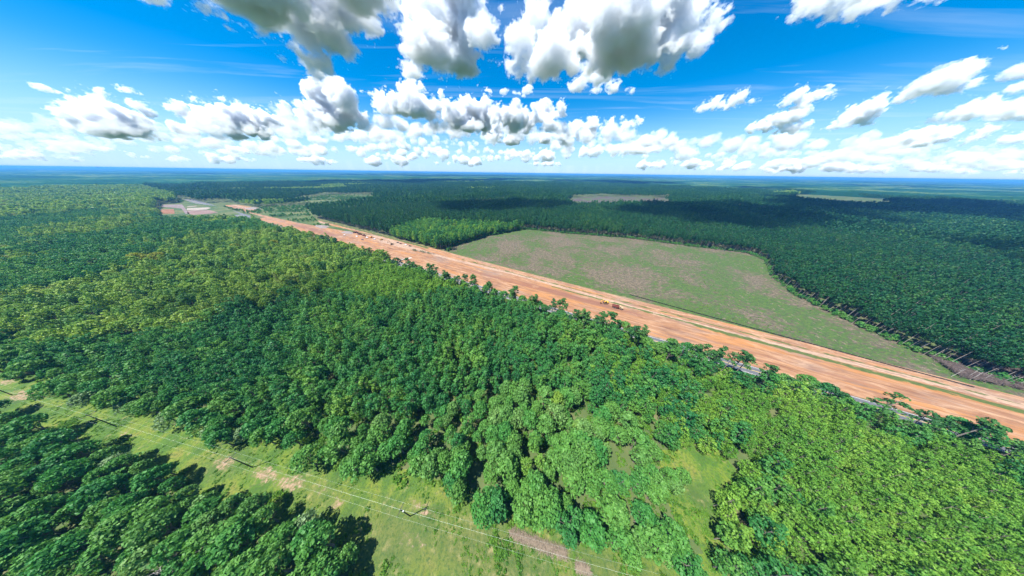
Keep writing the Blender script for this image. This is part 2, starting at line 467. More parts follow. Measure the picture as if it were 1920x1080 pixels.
sand = sstep(nt, nmath(nt, 'ADD', attr(nt, 'sand'), nmath(nt, 'MULTIPLY', nmath(nt, 'SUBTRACT', n3, .5), .7)), .4, .65)
col = mixc(nt, sand, col, ramp(nt, n3, [(.3, (0.216, 0.136, 0.096)), (.6, (0.344, 0.24, 0.172)), (.75, (0.448, 0.336, 0.248))]))
blot = noise(nt, c, .04, 7, .7, .8, off=(3, 50, 0), stretch=(1, 2, 1))
col = mixc(nt, nmath(nt, 'MULTIPLY', sstep(nt, blot, .52, .66), .6), col, (0.148, 0.08, 0.052))
col = mixc(nt, nmath(nt, 'MULTIPLY', sstep(nt, blot, .46, .34), .5), col, (0.36, 0.24, 0.152))
sxyz = nt.nodes.new('ShaderNodeSeparateXYZ'); nt.links.new(c, sxyz.inputs[0])
lat = nmath(nt, 'ADD', sxyz.outputs[1], nmath(nt, 'MULTIPLY', noise(nt, c, .012, 3, .5, off=(7, 1, 0)), 40))
rut = nmath(nt, 'ABSOLUTE', nmath(nt, 'SUBTRACT', nmath(nt, 'FRACT', nmath(nt, 'DIVIDE', lat, 3.7)), .5))
rutm = nmath(nt, 'MULTIPLY', sstep(nt, rut, .16, .04), sstep(nt, noise(nt, c, .03, 4, .6, off=(0, 80, 0), stretch=(1, 4, 1)), .44, .58))
col = mixc(nt, nmath(nt, 'MULTIPLY', rutm, .6), col, (0.136, 0.068, 0.04))
gr = sstep(nt, nmath(nt, 'ADD', attr(nt, 'weedy'), nmath(nt, 'MULTIPLY', nmath(nt, 'SUBTRACT', noise(nt, c, .12, 6, .65, stretch=(1, 3, 1)), .5), 1.3)), .45, .62)
col = mixc(nt, gr, col, ramp(nt, n3, [(.3, (0.028, 0.052, 0.0096)), (.6, (0.068, 0.092, 0.016)), (.75, (0.144, 0.128, 0.048))]))
nt.links.new(col, p.inputs['Base Color']); p.inputs['Roughness'].default_value = .95
bump(nt, p, nmath(nt, 'ADD', n3, nmath(nt, 'MULTIPLY', n2, 2)), .5, .5)
M['earth'] = m
ALONG = math.atan2(RD[1], RD[0])
def strip(name, a0, a1, sfun0, sfun1, na, ns, z, mat, attrs=None):
    A = np.linspace(a0, a1, na)
    V = []; 
    for a in A:
        for j in range(ns + 1):
            s = sfun0(a) + (sfun1(a) - sfun0(a)) * j / ns
            V.append((a, -s, z(a, s) if callable(z) else z))
    V = np.array(V); I = np.arange(len(V)).reshape(na, ns + 1)
    Q = np.stack([I[:-1, :-1], I[:-1, 1:], I[1:, 1:], I[1:, :-1]], -1).reshape(-1, 4)[:, ::-1]
    me = mesh_np(name, V, [Q], [mat], smooth=True)
    for k, f in (attrs or {}).items():
        at_ = me.attributes.new(k, 'FLOAT', 'POINT'); at_.data.foreach_set('value', np.array([f(v[0], -v[1]) for v in V], np.float32))
    o = tag(link(name, me), kind='structure')
    o.rotation_euler = (0, 0, ALONG)
    return o
def frac(a, s): return (s - 144.5) / (row_far(a) - 144.5)
def g_(x, c, w): return math.exp(-((x - c) / w) ** 2)
def wet_f(a, s):
    f = frac(a, s)
    w = g_(f, .55, .10) * g_(a, 20, 90) * 1.0
    w = max(w, .8 * g_(f, .47, .05) * g_(a, 95, 160), .6 * g_(f, .35, .05) * g_(a, -150, 120), .75 * g_(f, .30, .16) * g_(a, 560, 160), .5 * g_(f, .62, .04) * g_(a, -170, 90))
    return w
def sand_f(a, s):
    f = frac(a, s)
    e = .80 + .05 * math.sin(a * .021)
    return max(.85 * g_(f, e, .07), .8 * (f > .9) * .55, .8 * g_(f, .7, .12) * g_(a, 330, 90))
def weedy_f(a, s):
    f = frac(a, s)
    w = max(.74 * g_(f, .735, .05) * (a < 40), .78 * g_(f, .68, .04) * (a < -90), .66 * g_(f, .90, .045) * (a < 180), .75 * g_(f, 1.0, .09) * (a > 260), .5 * (f < .03))
    return w
strip('cleared_earth', -620, 1330, lambda a: 131.0, lambda a: row_far(a) + 4, 650, 28, .10, M['earth'], {'wet': wet_f, 'sand': sand_f, 'weedy': lambda a, s: max(weedy_f(a, s), .95 * (s < 134.5), .9 * (a > 830 and (s < 163 + .012 * (a - 830) or a > 1230)))})

m, nt, p = new_mat('worn_asphalt')
c = coords(nt)
n1 = noise(nt, c, .08, 5, .6, stretch=(1, 4, 1)); n2 = noise(nt, c, 2.0, 4)
col = ramp(nt, n1, [(.3, (0.06375, 0.068, 0.08075)), (.7, (0.119, 0.1232, 0.1403))])
sy = nt.nodes.new('ShaderNodeSeparateXYZ'); nt.links.new(c, sy.inputs[0])
w = nmath(nt, 'ADD', nmath(nt, 'MULTIPLY', sy.outputs[1], -1), -139.4)
ab = nmath(nt, 'ABSOLUTE', w)
trk = nmath(nt, 'MULTIPLY', nmath(nt, 'LESS_THAN', nmath(nt, 'ABSOLUTE', nmath(nt, 'SUBTRACT', ab, 1.75)), .55), .45)
col = mixc(nt, trk, col, (0.04675, 0.051, 0.06375))
nt.links.new(col, p.inputs['Base Color']); p.inputs['Roughness'].default_value = .8
M['asphalt'] = m
M['white_paint'] = plain('white_road_paint', (.62, .62, .6), .7, 0, .2, 2)
M['yellow_paint'] = plain('yellow_road_paint', (.55, .40, .08), .7, 0, .2, 2)
strip('asphalt_road', -620, 1600, lambda a: 135.2 - max(0, min(1, (a - 760) / 120)) * 4, lambda a: 143.6 + max(0, min(1, (a - 760) / 120)) * 9, 120, 2, .16, M['asphalt'])
for s, mt in ((135.7, 'white_paint'), (143.1, 'white_paint'), (139.2, 'yellow_paint'), (139.6, 'yellow_paint')):
    strip('road_marking', -620, 1600, lambda a, s=s: s - .08, lambda a, s=s: s + .08, 60, 1, .19, M[mt])

# building lots far down the road
poly_sheet('glade', SITE, .25, M['glade'])
poly_sheet('glade', SITE_ROAD, .09, M['glade'])
def lot(name, c0, c1):
    m, nt, p = new_mat(name); n = noise(nt, coords(nt), .03, 5, .65, .3, stretch=(1, 2, 1))
    nt.links.new(ramp(nt, n, [(.35, c0), (.65, c1)]), p.inputs['Base Color']); p.inputs['Roughness'].default_value = 1; return m
for pg, mt in (([(297, 401), (303, 393), (326, 392), (328, 401)], lot('orange_clay', (0.1458, 0.0594, 0.027), (0.2268, 0.108, 0.054))), ([(302, 388), (304, 384), (342, 383.5), (352, 397), (356, 401), (348, 401), (340, 391)], lot('grey_pink_clay', (0.1188, 0.0864, 0.081), (0.1944, 0.1512, 0.1458))),
               ([(350, 394), (351, 390.5), (390, 389), (396, 390), (388, 393), (366, 394.5)], lot('cream_sand', (0.216, 0.1782, 0.1458), (0.3132, 0.27, 0.2322))), ([(352, 401), (351, 395), (392, 394), (410, 398.5), (395, 401), (362, 403)], lot('pink_clay', (0.1404, 0.0837, 0.0675), (0.216, 0.1458, 0.1242))),
               ([(350, 388.5), (352, 386.8), (370, 385.6), (368, 387.4)], lot('pale_sand', (0.1836, 0.1512, 0.1242), (0.2484, 0.2106, 0.1782)))):
    poly_sheet('building_lot', poly(pg), .4, mt)

# ------------------------------------------------------------------ trees: shapes
def leaves(lobes, n, size, rg, low=-.45, flat=1.0):
    """n leaf clumps spread over the lobes (x,y,z,r) of a crown; returns V (4n,3) and quads"""
    L = np.array(lobes); w = L[:, 3] ** 2; w /= w.sum()
    k = rg.choice(len(L), n, p=w)
    d = rg.normal(size=(n, 3)); d /= np.linalg.norm(d, axis=1)[:, None]
    d[:, 2] = np.where(d[:, 2] < low, -d[:, 2], d[:, 2])
    u = rg.uniform(.72, 1.06, n) ** .8
    C = L[k, :3] + d * (L[k, 3] * u)[:, None] * np.array((1, 1, flat))
    nrm = d + rg.normal(size=(n, 3)) * .55
    nrm /= np.linalg.norm(nrm, axis=1)[:, None]
    t = np.cross(nrm, rg.normal(size=(n, 3))); t /= np.linalg.norm(t, axis=1)[:, None]
    b = np.cross(nrm, t)
    s = size * rg.uniform(.6, 1.35, n)
    e = rg.uniform(.55, 1.0, n)
    V = np.stack([C - t * s[:, None], C - b * (s * e)[:, None] + nrm * (s * .15)[:, None], C + t * s[:, None], C + b * (s * e)[:, None] - nrm * (s * .2)[:, None]], 1).reshape(-1, 3)
    return V, np.arange(4 * n).reshape(n, 4)

def tubes(paths, k=5):
    mb = MB()
    for pts, r in paths: mb.tube(pts, r, k)
    V = np.concatenate(mb.V)
    quads = np.array([f for f in mb.F if len(f) == 4]); return V, quads

def limb(a, b, r0, r1, rg, sag=.15, n=3):
    a, b = np.array(a, float), np.array(b, float)
    out = []
    for i in range(n + 1):
        t = i / n
        p = a + (b - a) * t
        if 0 < i < n: p = p + rg.normal(size=3) * np.linalg.norm(b - a) * sag * .35
        out.append(tuple(p))
    return out, [r0 + (r1 - r0) * i / n for i in range(n + 1)]

def shape_broad(seed, H=14, Rr=4.3, nl=900, size=.38):
    rg = np.random.default_rng(seed); lobes = []
    ht = Rr * rg.uniform(.85, 1.15)
    for i in range(30):
        th = i * 2.399 + rg.uniform(-.4, .4); q = math.sqrt((i + .5) / 30) * (1 + rg.uniform(-.12, .12))
        r = Rr * rg.uniform(.20, .36)
        rad = max(0, q * (Rr - r * .7))
        z = H - r - (q ** 2.2) * ht * rg.uniform(.75, 1.2)
        lobes.append((rad * math.cos(th), rad * math.sin(th), z, r))
    for i in range(9):
        th = rg.uniform(0, 6.28); r = Rr * rg.uniform(.2, .32)
        lobes.append((Rr * .7 * math.cos(th), Rr * .7 * math.sin(th), H - ht * rg.uniform(1.1, 1.6), r))
    cr = leaves(lobes, nl, size, rg)
    paths = [limb((0, 0, -.3), (rg.uniform(-.4, .4), rg.uniform(-.4, .4), H * .62), .30, .17, rg, .06, 4)]
    top = paths[0][0][2]
    for l in random.Random(seed).sample(lobes, 7): paths.append(limb(top, l[:3], .13, .04, rg))
    return cr, tubes(paths)

def shape_pine(seed, H, Rr, crown, nl, size, trunk=.16, pointed=.55, low=-.5):
    rg = np.random.default_rng(seed); lobes = []
    nt_ = 5
    for t in range(nt_):
        f = t / (nt_ - 1)
        z = H - crown * (1 - f) * .92
        rad = Rr * (1 - f ** 1.5 * pointed) * (.75 if t == 0 else 1)
        k = max(1, int(round(5 * (1 - f) + 1.6)))
        for j in range(k):
            th = 6.283 * j / k + t * 1.1 + rg.uniform(-.35, .35)
            r = Rr * rg.uniform(.30, .46) * (1 - .25 * f)
            d = (rad - r * .8) * rg.uniform(.8, 1.15) if k > 1 else Rr * .1
            lobes.append((max(d, 0) * math.cos(th), max(d, 0) * math.sin(th), z + rg.uniform(-.08, .08) * crown - r * .5, r))
    lobes.append((0, 0, H - Rr * .3, Rr * .32))
    cr = leaves(lobes, nl, size, rg, low)
    lean = rg.normal(size=2) * .12
    paths = [([(0, 0, -.3), (lean[0], lean[1], H * .5), (lean[0], lean[1], H - .4)], [trunk, trunk * .75, .03])]
    for l in lobes[::3]:
        paths.append(([(lean[0], lean[1], l[2] - .3), (l[0], l[1], l[2])], [.05, .025]))
    return cr, tubes(paths, 5)

def shape_open_pine(seed, H=21, Rr=4.2, nl=520, size=.42):
    rg = np.random.default_rng(seed); lobes = []; paths = []
    lx, ly = rg.normal(size=2) * .9
    axis = lambda z: (lx * (z / H) ** 2, ly * (z / H) ** 2, z)
    paths.append(([axis(z) for z in (-.3, H * .35, H * .65, H * .88, H - .6)], [.27, .22, .17, .09, .04]))
    for i in range(15):
        z = H * rg.uniform(.60, .97); f = (z / H - .58) / .4
        th = i * 2.4 + rg.uniform(-.5, .5); d = Rr * (1 - .55 * f) * rg.uniform(.45, 1.0)
        a = np.array(axis(z)); e = a + np.array((d * math.cos(th), d * math.sin(th), rg.uniform(.1, 1.0)))
        r = rg.uniform(.75, 1.3)
        lobes += [(*e, r), (*(a + (e - a) * .72 + np.array((0, 0, .3))), r * .8)]
        paths.append(limb(a, e, .08, .03, rg, .1))
    lobes.append((*axis(H - .5), 1.1))
    cr = leaves(lobes, nl, size, rg, -.35, .62)
    return cr, tubes(paths, 5)

def shape_dead(seed, H=12, spread=4.5):
    rg = np.random.default_rng(seed); paths = []
    def grow(p, d, L, r, lev):
        e = p + d * L
        paths.append(limb(p, e, r, r * .55, rg, .10, 3))
        if lev == 0: return
        for j in range(4 if lev > 1 else 3):
            nd = d + rg.normal(size=3) * .75; nd[2] = nd[2] * .6 + .12; nd /= np.linalg.norm(nd)
            grow(p + d * L * rg.uniform(.55, 1.0), nd, L * rg.uniform(.5, .75), r * .5, lev - 1)
    for j in range(4):
        th = j * 1.57 + rg.uniform(-.3, .3)
        d = np.array((math.cos(th) * .75, math.sin(th) * .75, .75)); d /= np.linalg.norm(d)
        grow(np.array((0, 0, H * .5)), d, spread * .75, .16, 3)
    paths.append(limb((0, 0, -.3), (0, 0, H * .52), .3, .22, rg, .03, 3))
    return tubes(paths, 4)

def variants(kind, n, fn, leafm, barkm):
    out = []
    for i in range(n):
        (cv, cf), (tv, tf) = fn(i)
        cm = mesh_np('crown', cv, [cf], [leafm]); tm = mesh_np('trunk', tv, [tf], [barkm], smooth=True)
        both = mesh_np(kind, np.concatenate([cv, tv]), [cf, tf + len(cv)], [leafm, barkm], np.concatenate([np.zeros(len(cf)), np.ones(len(tf))]))
        out.append((cm, tm, both))
    return out

KINDS = {
    'broadleaf_tree': variants('broadleaf_tree', 6, lambda i: shape_broad(100 + i, 12.5 + (i % 3) * .9, 3.7 + .3 * (i % 4), 1000), M['hardwood'], M['bark']),
    'wild_tree': variants('wild_tree', 6, lambda i: shape_broad(140 + i, 14.5 + (i % 3), 4.1 + .3 * (i % 4), 850, .42) if i < 4 else shape_pine(150 + i, 18, 3.3, 9, 550, .42, .2), M['wild'], M['bark']),
    'young_pine': variants('young_pine', 5, lambda i: shape_pine(200 + i, 9.0 + .4 * i, 2.05 + .15 * (i % 3), 6.2, 760, .21, .10, .5, -.3), M['young'], M['bark']),
    'pine_tree': variants('pine_tree', 5, lambda i: shape_pine(300 + i, 12.5 + .5 * i, 2.75 + .2 * (i % 3), 7.5, 640, .34, .15, .36, -.35), M['midpine'], M['bark']),
    'tall_pine': variants('tall_pine', 5, lambda i: shape_pine(400 + i, 19 + .6 * i, 2.7 + .2 * (i % 3), 9.0, 460, .42, .11, .5, -.6), M['tallpine'], M['palebark']),
    'roadside_pine': variants('roadside_pine', 4, lambda i: shape_open_pine(500 + i, 17 + i, 3.6 + .25 * i), M['roadpine'], M['bark']),
}
TOPZ = {'broadleaf_tree': 9, 'wild_tree': 11, 'young_pine': 7, 'pine_tree': 9.5, 'tall_pine': 16, 'roadside_pine': 15}

def coarse(kind, n, fn, leafm):
    out = []
    for i in range(n):
        (cv, cf), _ = fn(i); out.append(mesh_np(kind, cv, [cf], [leafm]))
    return out
FAR = {
    'wild_tree': coarse('wild_tree', 3, lambda i: shape_broad(640 + i, 14.5 + i, 4.4, 130, 1.1), M['wild']),
    'tall_pine': coarse('tall_pine', 3, lambda i: shape_pine(700 + i, 19 + i, 3.1, 7.6, 110, .9, .17, .55, -.6), M['tallpine']),
}

def stuff_of(name, meshes, P, scl, rz, idx, label):
    """a mass of trees beyond the ones built one by one"""
    pc = bpy.data.collections.new(name + '_shapes')
    for i, me in enumerate(meshes):
        pc.objects.link(bpy.data.objects.new('%s_shape_%02d' % (name, i), me))
    pm = bpy.data.meshes.new(name); pm.vertices.add(len(P)); pm.vertices.foreach_set('co', np.asarray(P, np.float32).ravel())
    for k, t, v in (('scl', 'FLOAT', scl), ('rz', 'FLOAT', rz), ('pick', 'INT', idx)):
        a_ = pm.attributes.new(k, t, 'POINT'); a_.data.foreach_set('value', np.asarray(v, np.float32 if t == 'FLOAT' else np.int32))
    o = link(name, pm)
    ng = bpy.data.node_groups.new(name, 'GeometryNodeTree')
    ng.interface.new_socket('Geometry', in_out='INPUT', socket_type='NodeSocketGeometry')
    ng.interface.new_socket('Geometry', in_out='OUTPUT', socket_type='NodeSocketGeometry')
    N = ng.nodes; gi = N.new('NodeGroupInput'); go = N.new('NodeGroupOutput')
    ci = N.new('GeometryNodeCollectionInfo'); ci.inputs['Collection'].default_value = pc
    ci.inputs['Separate Children'].default_value = True; ci.inputs['Reset Children'].default_value = True
    ip = N.new('GeometryNodeInstanceOnPoints'); ip.inputs['Pick Instance'].default_value = True
    def na(k, t):
        a_ = N.new('GeometryNodeInputNamedAttribute'); a_.data_type = t; a_.inputs['Name'].default_value = k; return a_.outputs['Attribute']
    cx = N.new('ShaderNodeCombineXYZ'); ng.links.new(na('rz', 'FLOAT'), cx.inputs[2])
    er = N.new('FunctionNodeEulerToRotation'); ng.links.new(cx.outputs[0], er.inputs[0])
    ng.links.new(gi.outputs[0], ip.inputs['Points']); ng.links.new(ci.outputs[0], ip.inputs['Instance'])
    ng.links.new(na('pick', 'INT'), ip.inputs['Instance Index']); ng.links.new(er.outputs[0], ip.inputs['Rotation']); ng.links.new(na('scl', 'FLOAT'), ip.inputs['Scale'])
    ng.links.new(ip.outputs[0], go.inputs[0])
    md = o.modifiers.new('spread', 'NODES'); md.node_group = ng
    tag(o, label, None, None, 'stuff')
    return o

# ------------------------------------------------------------------ trees: where they stand
YOUNG = poly([(1120, 655), (1180, 640), (1280, 690), (1500, 745), (1700, 815), (1990, 905), (2100, 1150), (1300, 1150), (1330, 990), (1370, 900), (1385, 850), (1270, 835), (1200, 780), (1130, 720)], 8)
HILL = poly([(596, 548), (612, 515), (700, 488), (745, 492), (850, 520), (900, 545), (790, 552), (700, 566)], 8)
WILD = poly([(-400, 760), (0, 655), (180, 640), (330, 618), (480, 580), (600, 560), (615, 520), (735, 487), (640, 440), (560, 418), (480, 405), (400, 410), (290, 440), (0, 470), (-500, 500)], 9)
BRIGHT = poly([(-400, 690), (0, 655), (180, 635), (330, 612), (480, 575), (600, 555), (620, 515), (735, 487), (650, 440), (560, 430), (470, 440), (400, 480), (250, 500), (120, 540), (0, 560), (-500, 600)], 10)
def jitter_grid(x0, x1, y0, y1, step, rg, jit=.42):
    xs = np.arange(x0, x1, step); ys = np.arange(y0, y1, step * .9)
    X, Y = np.meshgrid(xs, ys); X = X + (np.arange(len(ys)) % 2)[:, None] * step * .5
    P = np.stack([X.ravel(), Y.ravel()], 1)
    return P + rg.uniform(-jit, jit, P.shape) * step

def in_view(P, mx=1.12, margin=22):
    return (P[:, 1] > -12) & (np.abs(P[:, 0]) < 2.95 * (np.maximum(P[:, 1], 0) * .85 + 93 * .55 + 25) * mx + margin)

TREES = {k: [] for k in KINDS}
rg = np.random.default_rng(11)
R1 = 760
RA0 = float(np.array(at(1362, 690)) @ RD)
def vnoise(P, sc_, seed):
    r = np.random.default_rng(seed); v = 0
    for i in range(5):
        k = r.normal(size=2) / sc_ * (1 + i * .5); v = v + np.sin(P @ k + r.uniform(0, 6.28)) / (1 + i * .4)
    return v / 2
def side(P):
    s, a = sa(P); return s
NEARSIDE = lambda P: side(P) < 131
for kind, step in (('young_pine', 3.3), ('pine_tree', 4.5), ('tall_pine', 4.6), ('broadleaf_tree', 6.0), ('wild_tree', 6.6)):
    P = jitter_grid(-1500, 1100, -14, R1 * 1.15, step, rg)
    P = P[in_view(P) & (np.hypot(P[:, 0], P[:, 1]) < (R1 if kind not in ('wild_tree', 'pine_tree') else 1250))]
    P = P[land_use(P) == 0]
    s, a = sa(P); near = s < 131
    wob = np.stack([vnoise(P, 13, 91), vnoise(P, 13, 92)], 1) * 15
    yg = inside(P + wob, YOUNG); hl = inside(P, HILL); wd = inside(P, WILD) | (near & (a > 420))
    d = P[:, 1] - line_y(P[:, 0])
    lowerside = near & (d < -5)
    edge = near & (d > 0) & (d < 17) & (P[:, 0] < 5)
    mixz = inside(P, poly([(560, 790), (760, 780), (960, 720), (1120, 740), (1290, 850), (1380, 900), (1310, 1150), (600, 1150)], 8))
    roadedge = near & (s > 121)
    nz = vnoise(P, 22, 5); nw = vnoise(P * np.array((1, 1.6)), 60, 15); brt = inside(P + wob, BRIGHT)
    broad = lowerside | edge | (mixz & (nz > -.28))
    broad &= ~(yg | hl | wd)
    open_ = mixz & (vnoise(P, 9, 8) > .62)
    blend = yg & (P[:, 0] < 125) & (rg.random(len(P)) < np.interp(P[:, 0], [55, 125], [.75, 0]))
    if kind == 'young_pine': k = near & ~blend & (yg | hl) & ~roadedge & ~lowerside & (vnoise(P, 6, 18) < .95)
    elif kind == 'broadleaf_tree': k = near & (broad | (roadedge & ~wd & (rg.random(len(P)) < .75) & (np.abs(a - RA0) > 11))) & ~open_ & ~((yg | hl) & ~roadedge)
    elif kind == 'wild_tree': k = near & wd & (brt | (nw > .35))
    elif kind == 'pine_tree': k = near & (~yg | (blend & (rg.random(len(P)) < 1))) & ~hl & ((~wd & ~broad) | (wd & ~brt & (nw <= .35))) & ~roadedge & ~open_
    else: k = ~near
    P = P[k]
    TREES[kind] = P
# a bushy young block by the corner of the field, and roadside pines along the asphalt
blk = inside(TREES['tall_pine'], poly([(700, 452), (800, 420), (900, 428), (985, 428), (905, 446), (850, 460), (800, 470), (770, 462)], 3))
BLOCK = TREES['tall_pine'][blk]; TREES['tall_pine'] = TREES['tall_pine'][~blk]
TREES['young_pine'] = np.concatenate([TREES['young_pine'], BLOCK[::3]]); TREES['pine_tree'] = np.concatenate([TREES['pine_tree'], BLOCK[1::3], BLOCK[2::3]])
rp = []
for a in np.arange(-330, 420, 6.0):
    if rg.random() < .7: rp.append(road_pt(a + rg.uniform(-3, 3), rg.uniform(121.5, 129.5)))
for px, py in ((1330, 712), (1378, 716), (880, 560), (965, 575), (1000, 580), (1085, 606), (1120, 618), (1175, 650), (1195, 655)):
    x, y = at(px, py); q = np.array((x, y)); q = q + RN * (127.5 - q @ RN); rp.append(q)
rp = np.array(rp); TREES['roadside_pine'] = rp[in_view(rp)]

LANDMARKS = [('the leftmost utility pole', at(24, 740)), ('the second utility pole from the left', at(220, 800)), ('the third utility pole from the left', at(474, 876)), ('the utility pole nearest the bottom edge', at(770, 968)),
             ('the forked sandy scar', at(790, 955)), ('the pile of cut brush', at(1010, 1015)), ('the grassy gap among the pines', (80, 26)), ('the lower right corner of the photo', at(1900, 1060)), ('the bottom right of the grassy gap', at(1500, 1050)),
             ('the bare asphalt stretch', at(1360, 690)), ('the working dump truck', at(1158, 576)), ('the bare dead tree by the lower edge', at(380, 1045)), ('the lower left corner of the photo', at(40, 1060)), ('the left edge of the photo', at(60, 700)), ('the grey leafless tree', at(705, 620)),
             ('the concrete culvert', at(757, 484)), ('the far corner of the field', at(985, 430)), ('the right corner of the field', at(1440, 500)), ('the grey brush heap by the field', at(1850, 712)), ('the middle of the right forest edge', at(1600, 612)),
             ('the right edge of the photo', at(1900, 650)), ('the parked cars by the dirt strip', at(757, 458)), ('the middle of the pine stand', at(900, 720)), ('the middle of the lower woods', at(220, 950)), ('the yellow green knoll', at(700, 525)), ('the right end of the roadside trees', at(1800, 820))]
LM = np.array([l[1] for l in LANDMARKS])
ORD = ['first', 'second', 'third', 'fourth', 'fifth', 'sixth', 'seventh', 'eighth', 'ninth', 'tenth', 'eleventh', 'twelfth', 'thirteenth', 'fourteenth', 'fifteenth', 'sixteenth', 'seventeenth', 'eighteenth', 'nineteenth']
TENS = ['', '', 'twenty', 'thirty', 'forty', 'fifty', 'sixty', 'seventy', 'eighty', 'ninety']
def ordinal(n):
    if n < 1: return 'closest'
    if n < 19: return ORD[n] + ' closest'
    n += 1; h = '' 
    if n >= 200: h = 'two-hundred-and-'; n -= 200
    elif n >= 100: h = 'hundred-and-'; n -= 100
    if n == 0: return 'hundredth closest'
    if n < 20: return h + ORD[n - 1] + ' closest'
    t, u = divmod(n, 10)
    return h + ((TENS[t][:-1] + 'ieth') if u == 0 else TENS[t] + '-' + ORD[u - 1]) + ' closest'
SAY = {'broadleaf_tree': ('leafy round-crowned tree', 'broadleaf trees beside the power line clearing', 'tree'), 'wild_tree': ('tall mixed wood tree', 'trees of the mixed woods on the left', 'tree'),
       'young_pine': ('small yellow-green young pine', 'young bright green pines', 'pine tree'), 'pine_tree': ('dense dark green pine', 'dark green pines in the middle stand', 'pine tree'),
       'tall_pine': ('tall bare-trunked pine', 'tall pines of the forest beyond the road', 'pine tree'), 'roadside_pine': ('open-crowned roadside pine', 'pines lining the asphalt road', 'pine tree')}

ALLP = {}
for kind, P in TREES.items():
    P = np.asarray(P)
    n = len(P)
    rk = np.random.default_rng(len(kind) * 31)
    scl = rk.uniform(.68, 1.32, n); rz = rk.uniform(0, 6.283, n); idx = rk.integers(0, len(KINDS[kind]), n)
    if kind == 'young_pine':
        hl = ~inside(P, YOUNG); scl[hl] *= 1.25
        bl_ = side(P) > 131; scl[bl_] *= 1.35
        scl[inside(P, YOUNG) & (P[:, 0] < 70)] *= 1.2
    if kind == 'broadleaf_tree': scl *= .92
    if kind == 'pine_tree': scl[(side(P) > 131) | inside(P, WILD)] *= 1.25
    top = np.column_stack([P, np.full(n, TOPZ[kind])])
    u, v, dep = project(top)
    vis = (u > -15) & (u < 1935) & (v > 0) & (v < 1095) & (dep > 5)
    size = np.where(vis, scl / np.maximum(dep, 5), 0)
    NB = 290
    order = np.argsort(-size)[:NB]; order = order[size[order] > 0]
    single = np.zeros(n, bool); single[order] = True
    # nearest landmark and rank round it
    D = np.linalg.norm(P[:, None, :] - LM[None], axis=2) if n < 4000 else None
    q = P[order]; D = np.linalg.norm(q[:, None, :] - LM[None], axis=2); nl_ = D.argmin(1)
    say, grp, cat = SAY[kind]
    for li in np.unique(nl_):
        mem = order[nl_ == li]; mem = mem[np.argsort(D[nl_ == li][:, li])]
        for r_, i in enumerate(mem):
            cm, tm, both = KINDS[kind][idx[i]]
            e = link(kind, None, None, (P[i, 0], P[i, 1], 0), rz[i]); e.scale = (scl[i],) * 3
            e.empty_display_size = .5
            link('crown', cm, e); link('trunk', tm, e)
            tag(e, '%s, %s to %s' % (say, ordinal(r_), LANDMARKS[li][0]), cat, grp)
    rest = ~single
    if rest.any():
        nm = {'broadleaf_tree': 'broadleaf_woods', 'wild_tree': 'mixed_woods', 'young_pine': 'young_pine_woods', 'pine_tree': 'pine_woods', 'tall_pine': 'tall_pine_woods', 'roadside_pine': 'roadside_woods'}[kind]
        stuff_of(nm, [b[2] for b in KINDS[kind]], np.column_stack([P[rest], np.zeros(rest.sum())]), scl[rest], rz[rest], idx[rest],
                 {'broadleaf_tree': 'more leafy woods around the power line clearing', 'wild_tree': 'mixed woods rolling away on the left', 'young_pine': 'mass of bright young pines at lower right', 'pine_tree': 'mass of dark green pines in the middle stand', 'tall_pine': 'tall pine forest beyond the red dirt strip', 'roadside_pine': 'more roadside pines'}[kind])
    ALLP[kind] = n
print('TREES', ALLP)

# middle distance and far forest
rg = np.random.default_rng(21)
P = jitter_grid(-3600, 4200, 0, 2700, 9.5, rg)
r = np.hypot(P[:, 0], P[:, 1]); s, a = sa(P)
leftwild = (s < 131) & (inside(P, WILD) | (a > 420))
P = P[(r > np.where(leftwild, 1235, R1 - 5)) & (r < 2700) & in_view(P, 1.1, 200)]
P = P[land_use(P) == 0]
gap = vnoise(P, 160, 77)
kd = (side(P) < 131) | (vnoise(P, 260, 31) > .75)
for kind, k in (('wild_tree', kd), ('tall_pine', ~kd)):
    Q = P[k]; n = len(Q)
    h = .8 + .25 * np.clip(vnoise(Q, 120, 3), -1, 1) + rg.uniform(-.12, .2, n)
    stuff_of('far_' + ('mixed_woods' if kind == 'wild_tree' else 'pine_forest'), FAR[kind], np.column_stack([Q, np.zeros(n)]), h * 1.45, rg.uniform(0, 6.28, n), rg.integers(0, 3, n),
             'distant mixed woods fading into the blue' if kind == 'wild_tree' else 'distant pine forest fading into the blue')
    print('FAR', kind, n)

m, nt, p = new_mat('far_canopy')
c = coords(nt)
n1 = noise(nt, c, .0011, 5, .6, .3, stretch=(1, 2.2, 1)); n2 = noise(nt, c, .02, 6, .7)
col = ramp(nt, n1, [(.40, (.008, .04, .02)), (.49, (.016, .07, .025)), (.55, (.05, .11, .03)), (.64, (.11, .15, .04))])
col = mixc(nt, nmath(nt, 'MULTIPLY', sstep(nt, n2, .4, .65), .75), col, (.010, .045, .018))
nt.links.new(col, p.inputs['Base Color']); p.inputs['Roughness'].default_value = 1; p.inputs['Specular IOR Level'].default_value = 0
M['farcanopy'] = m
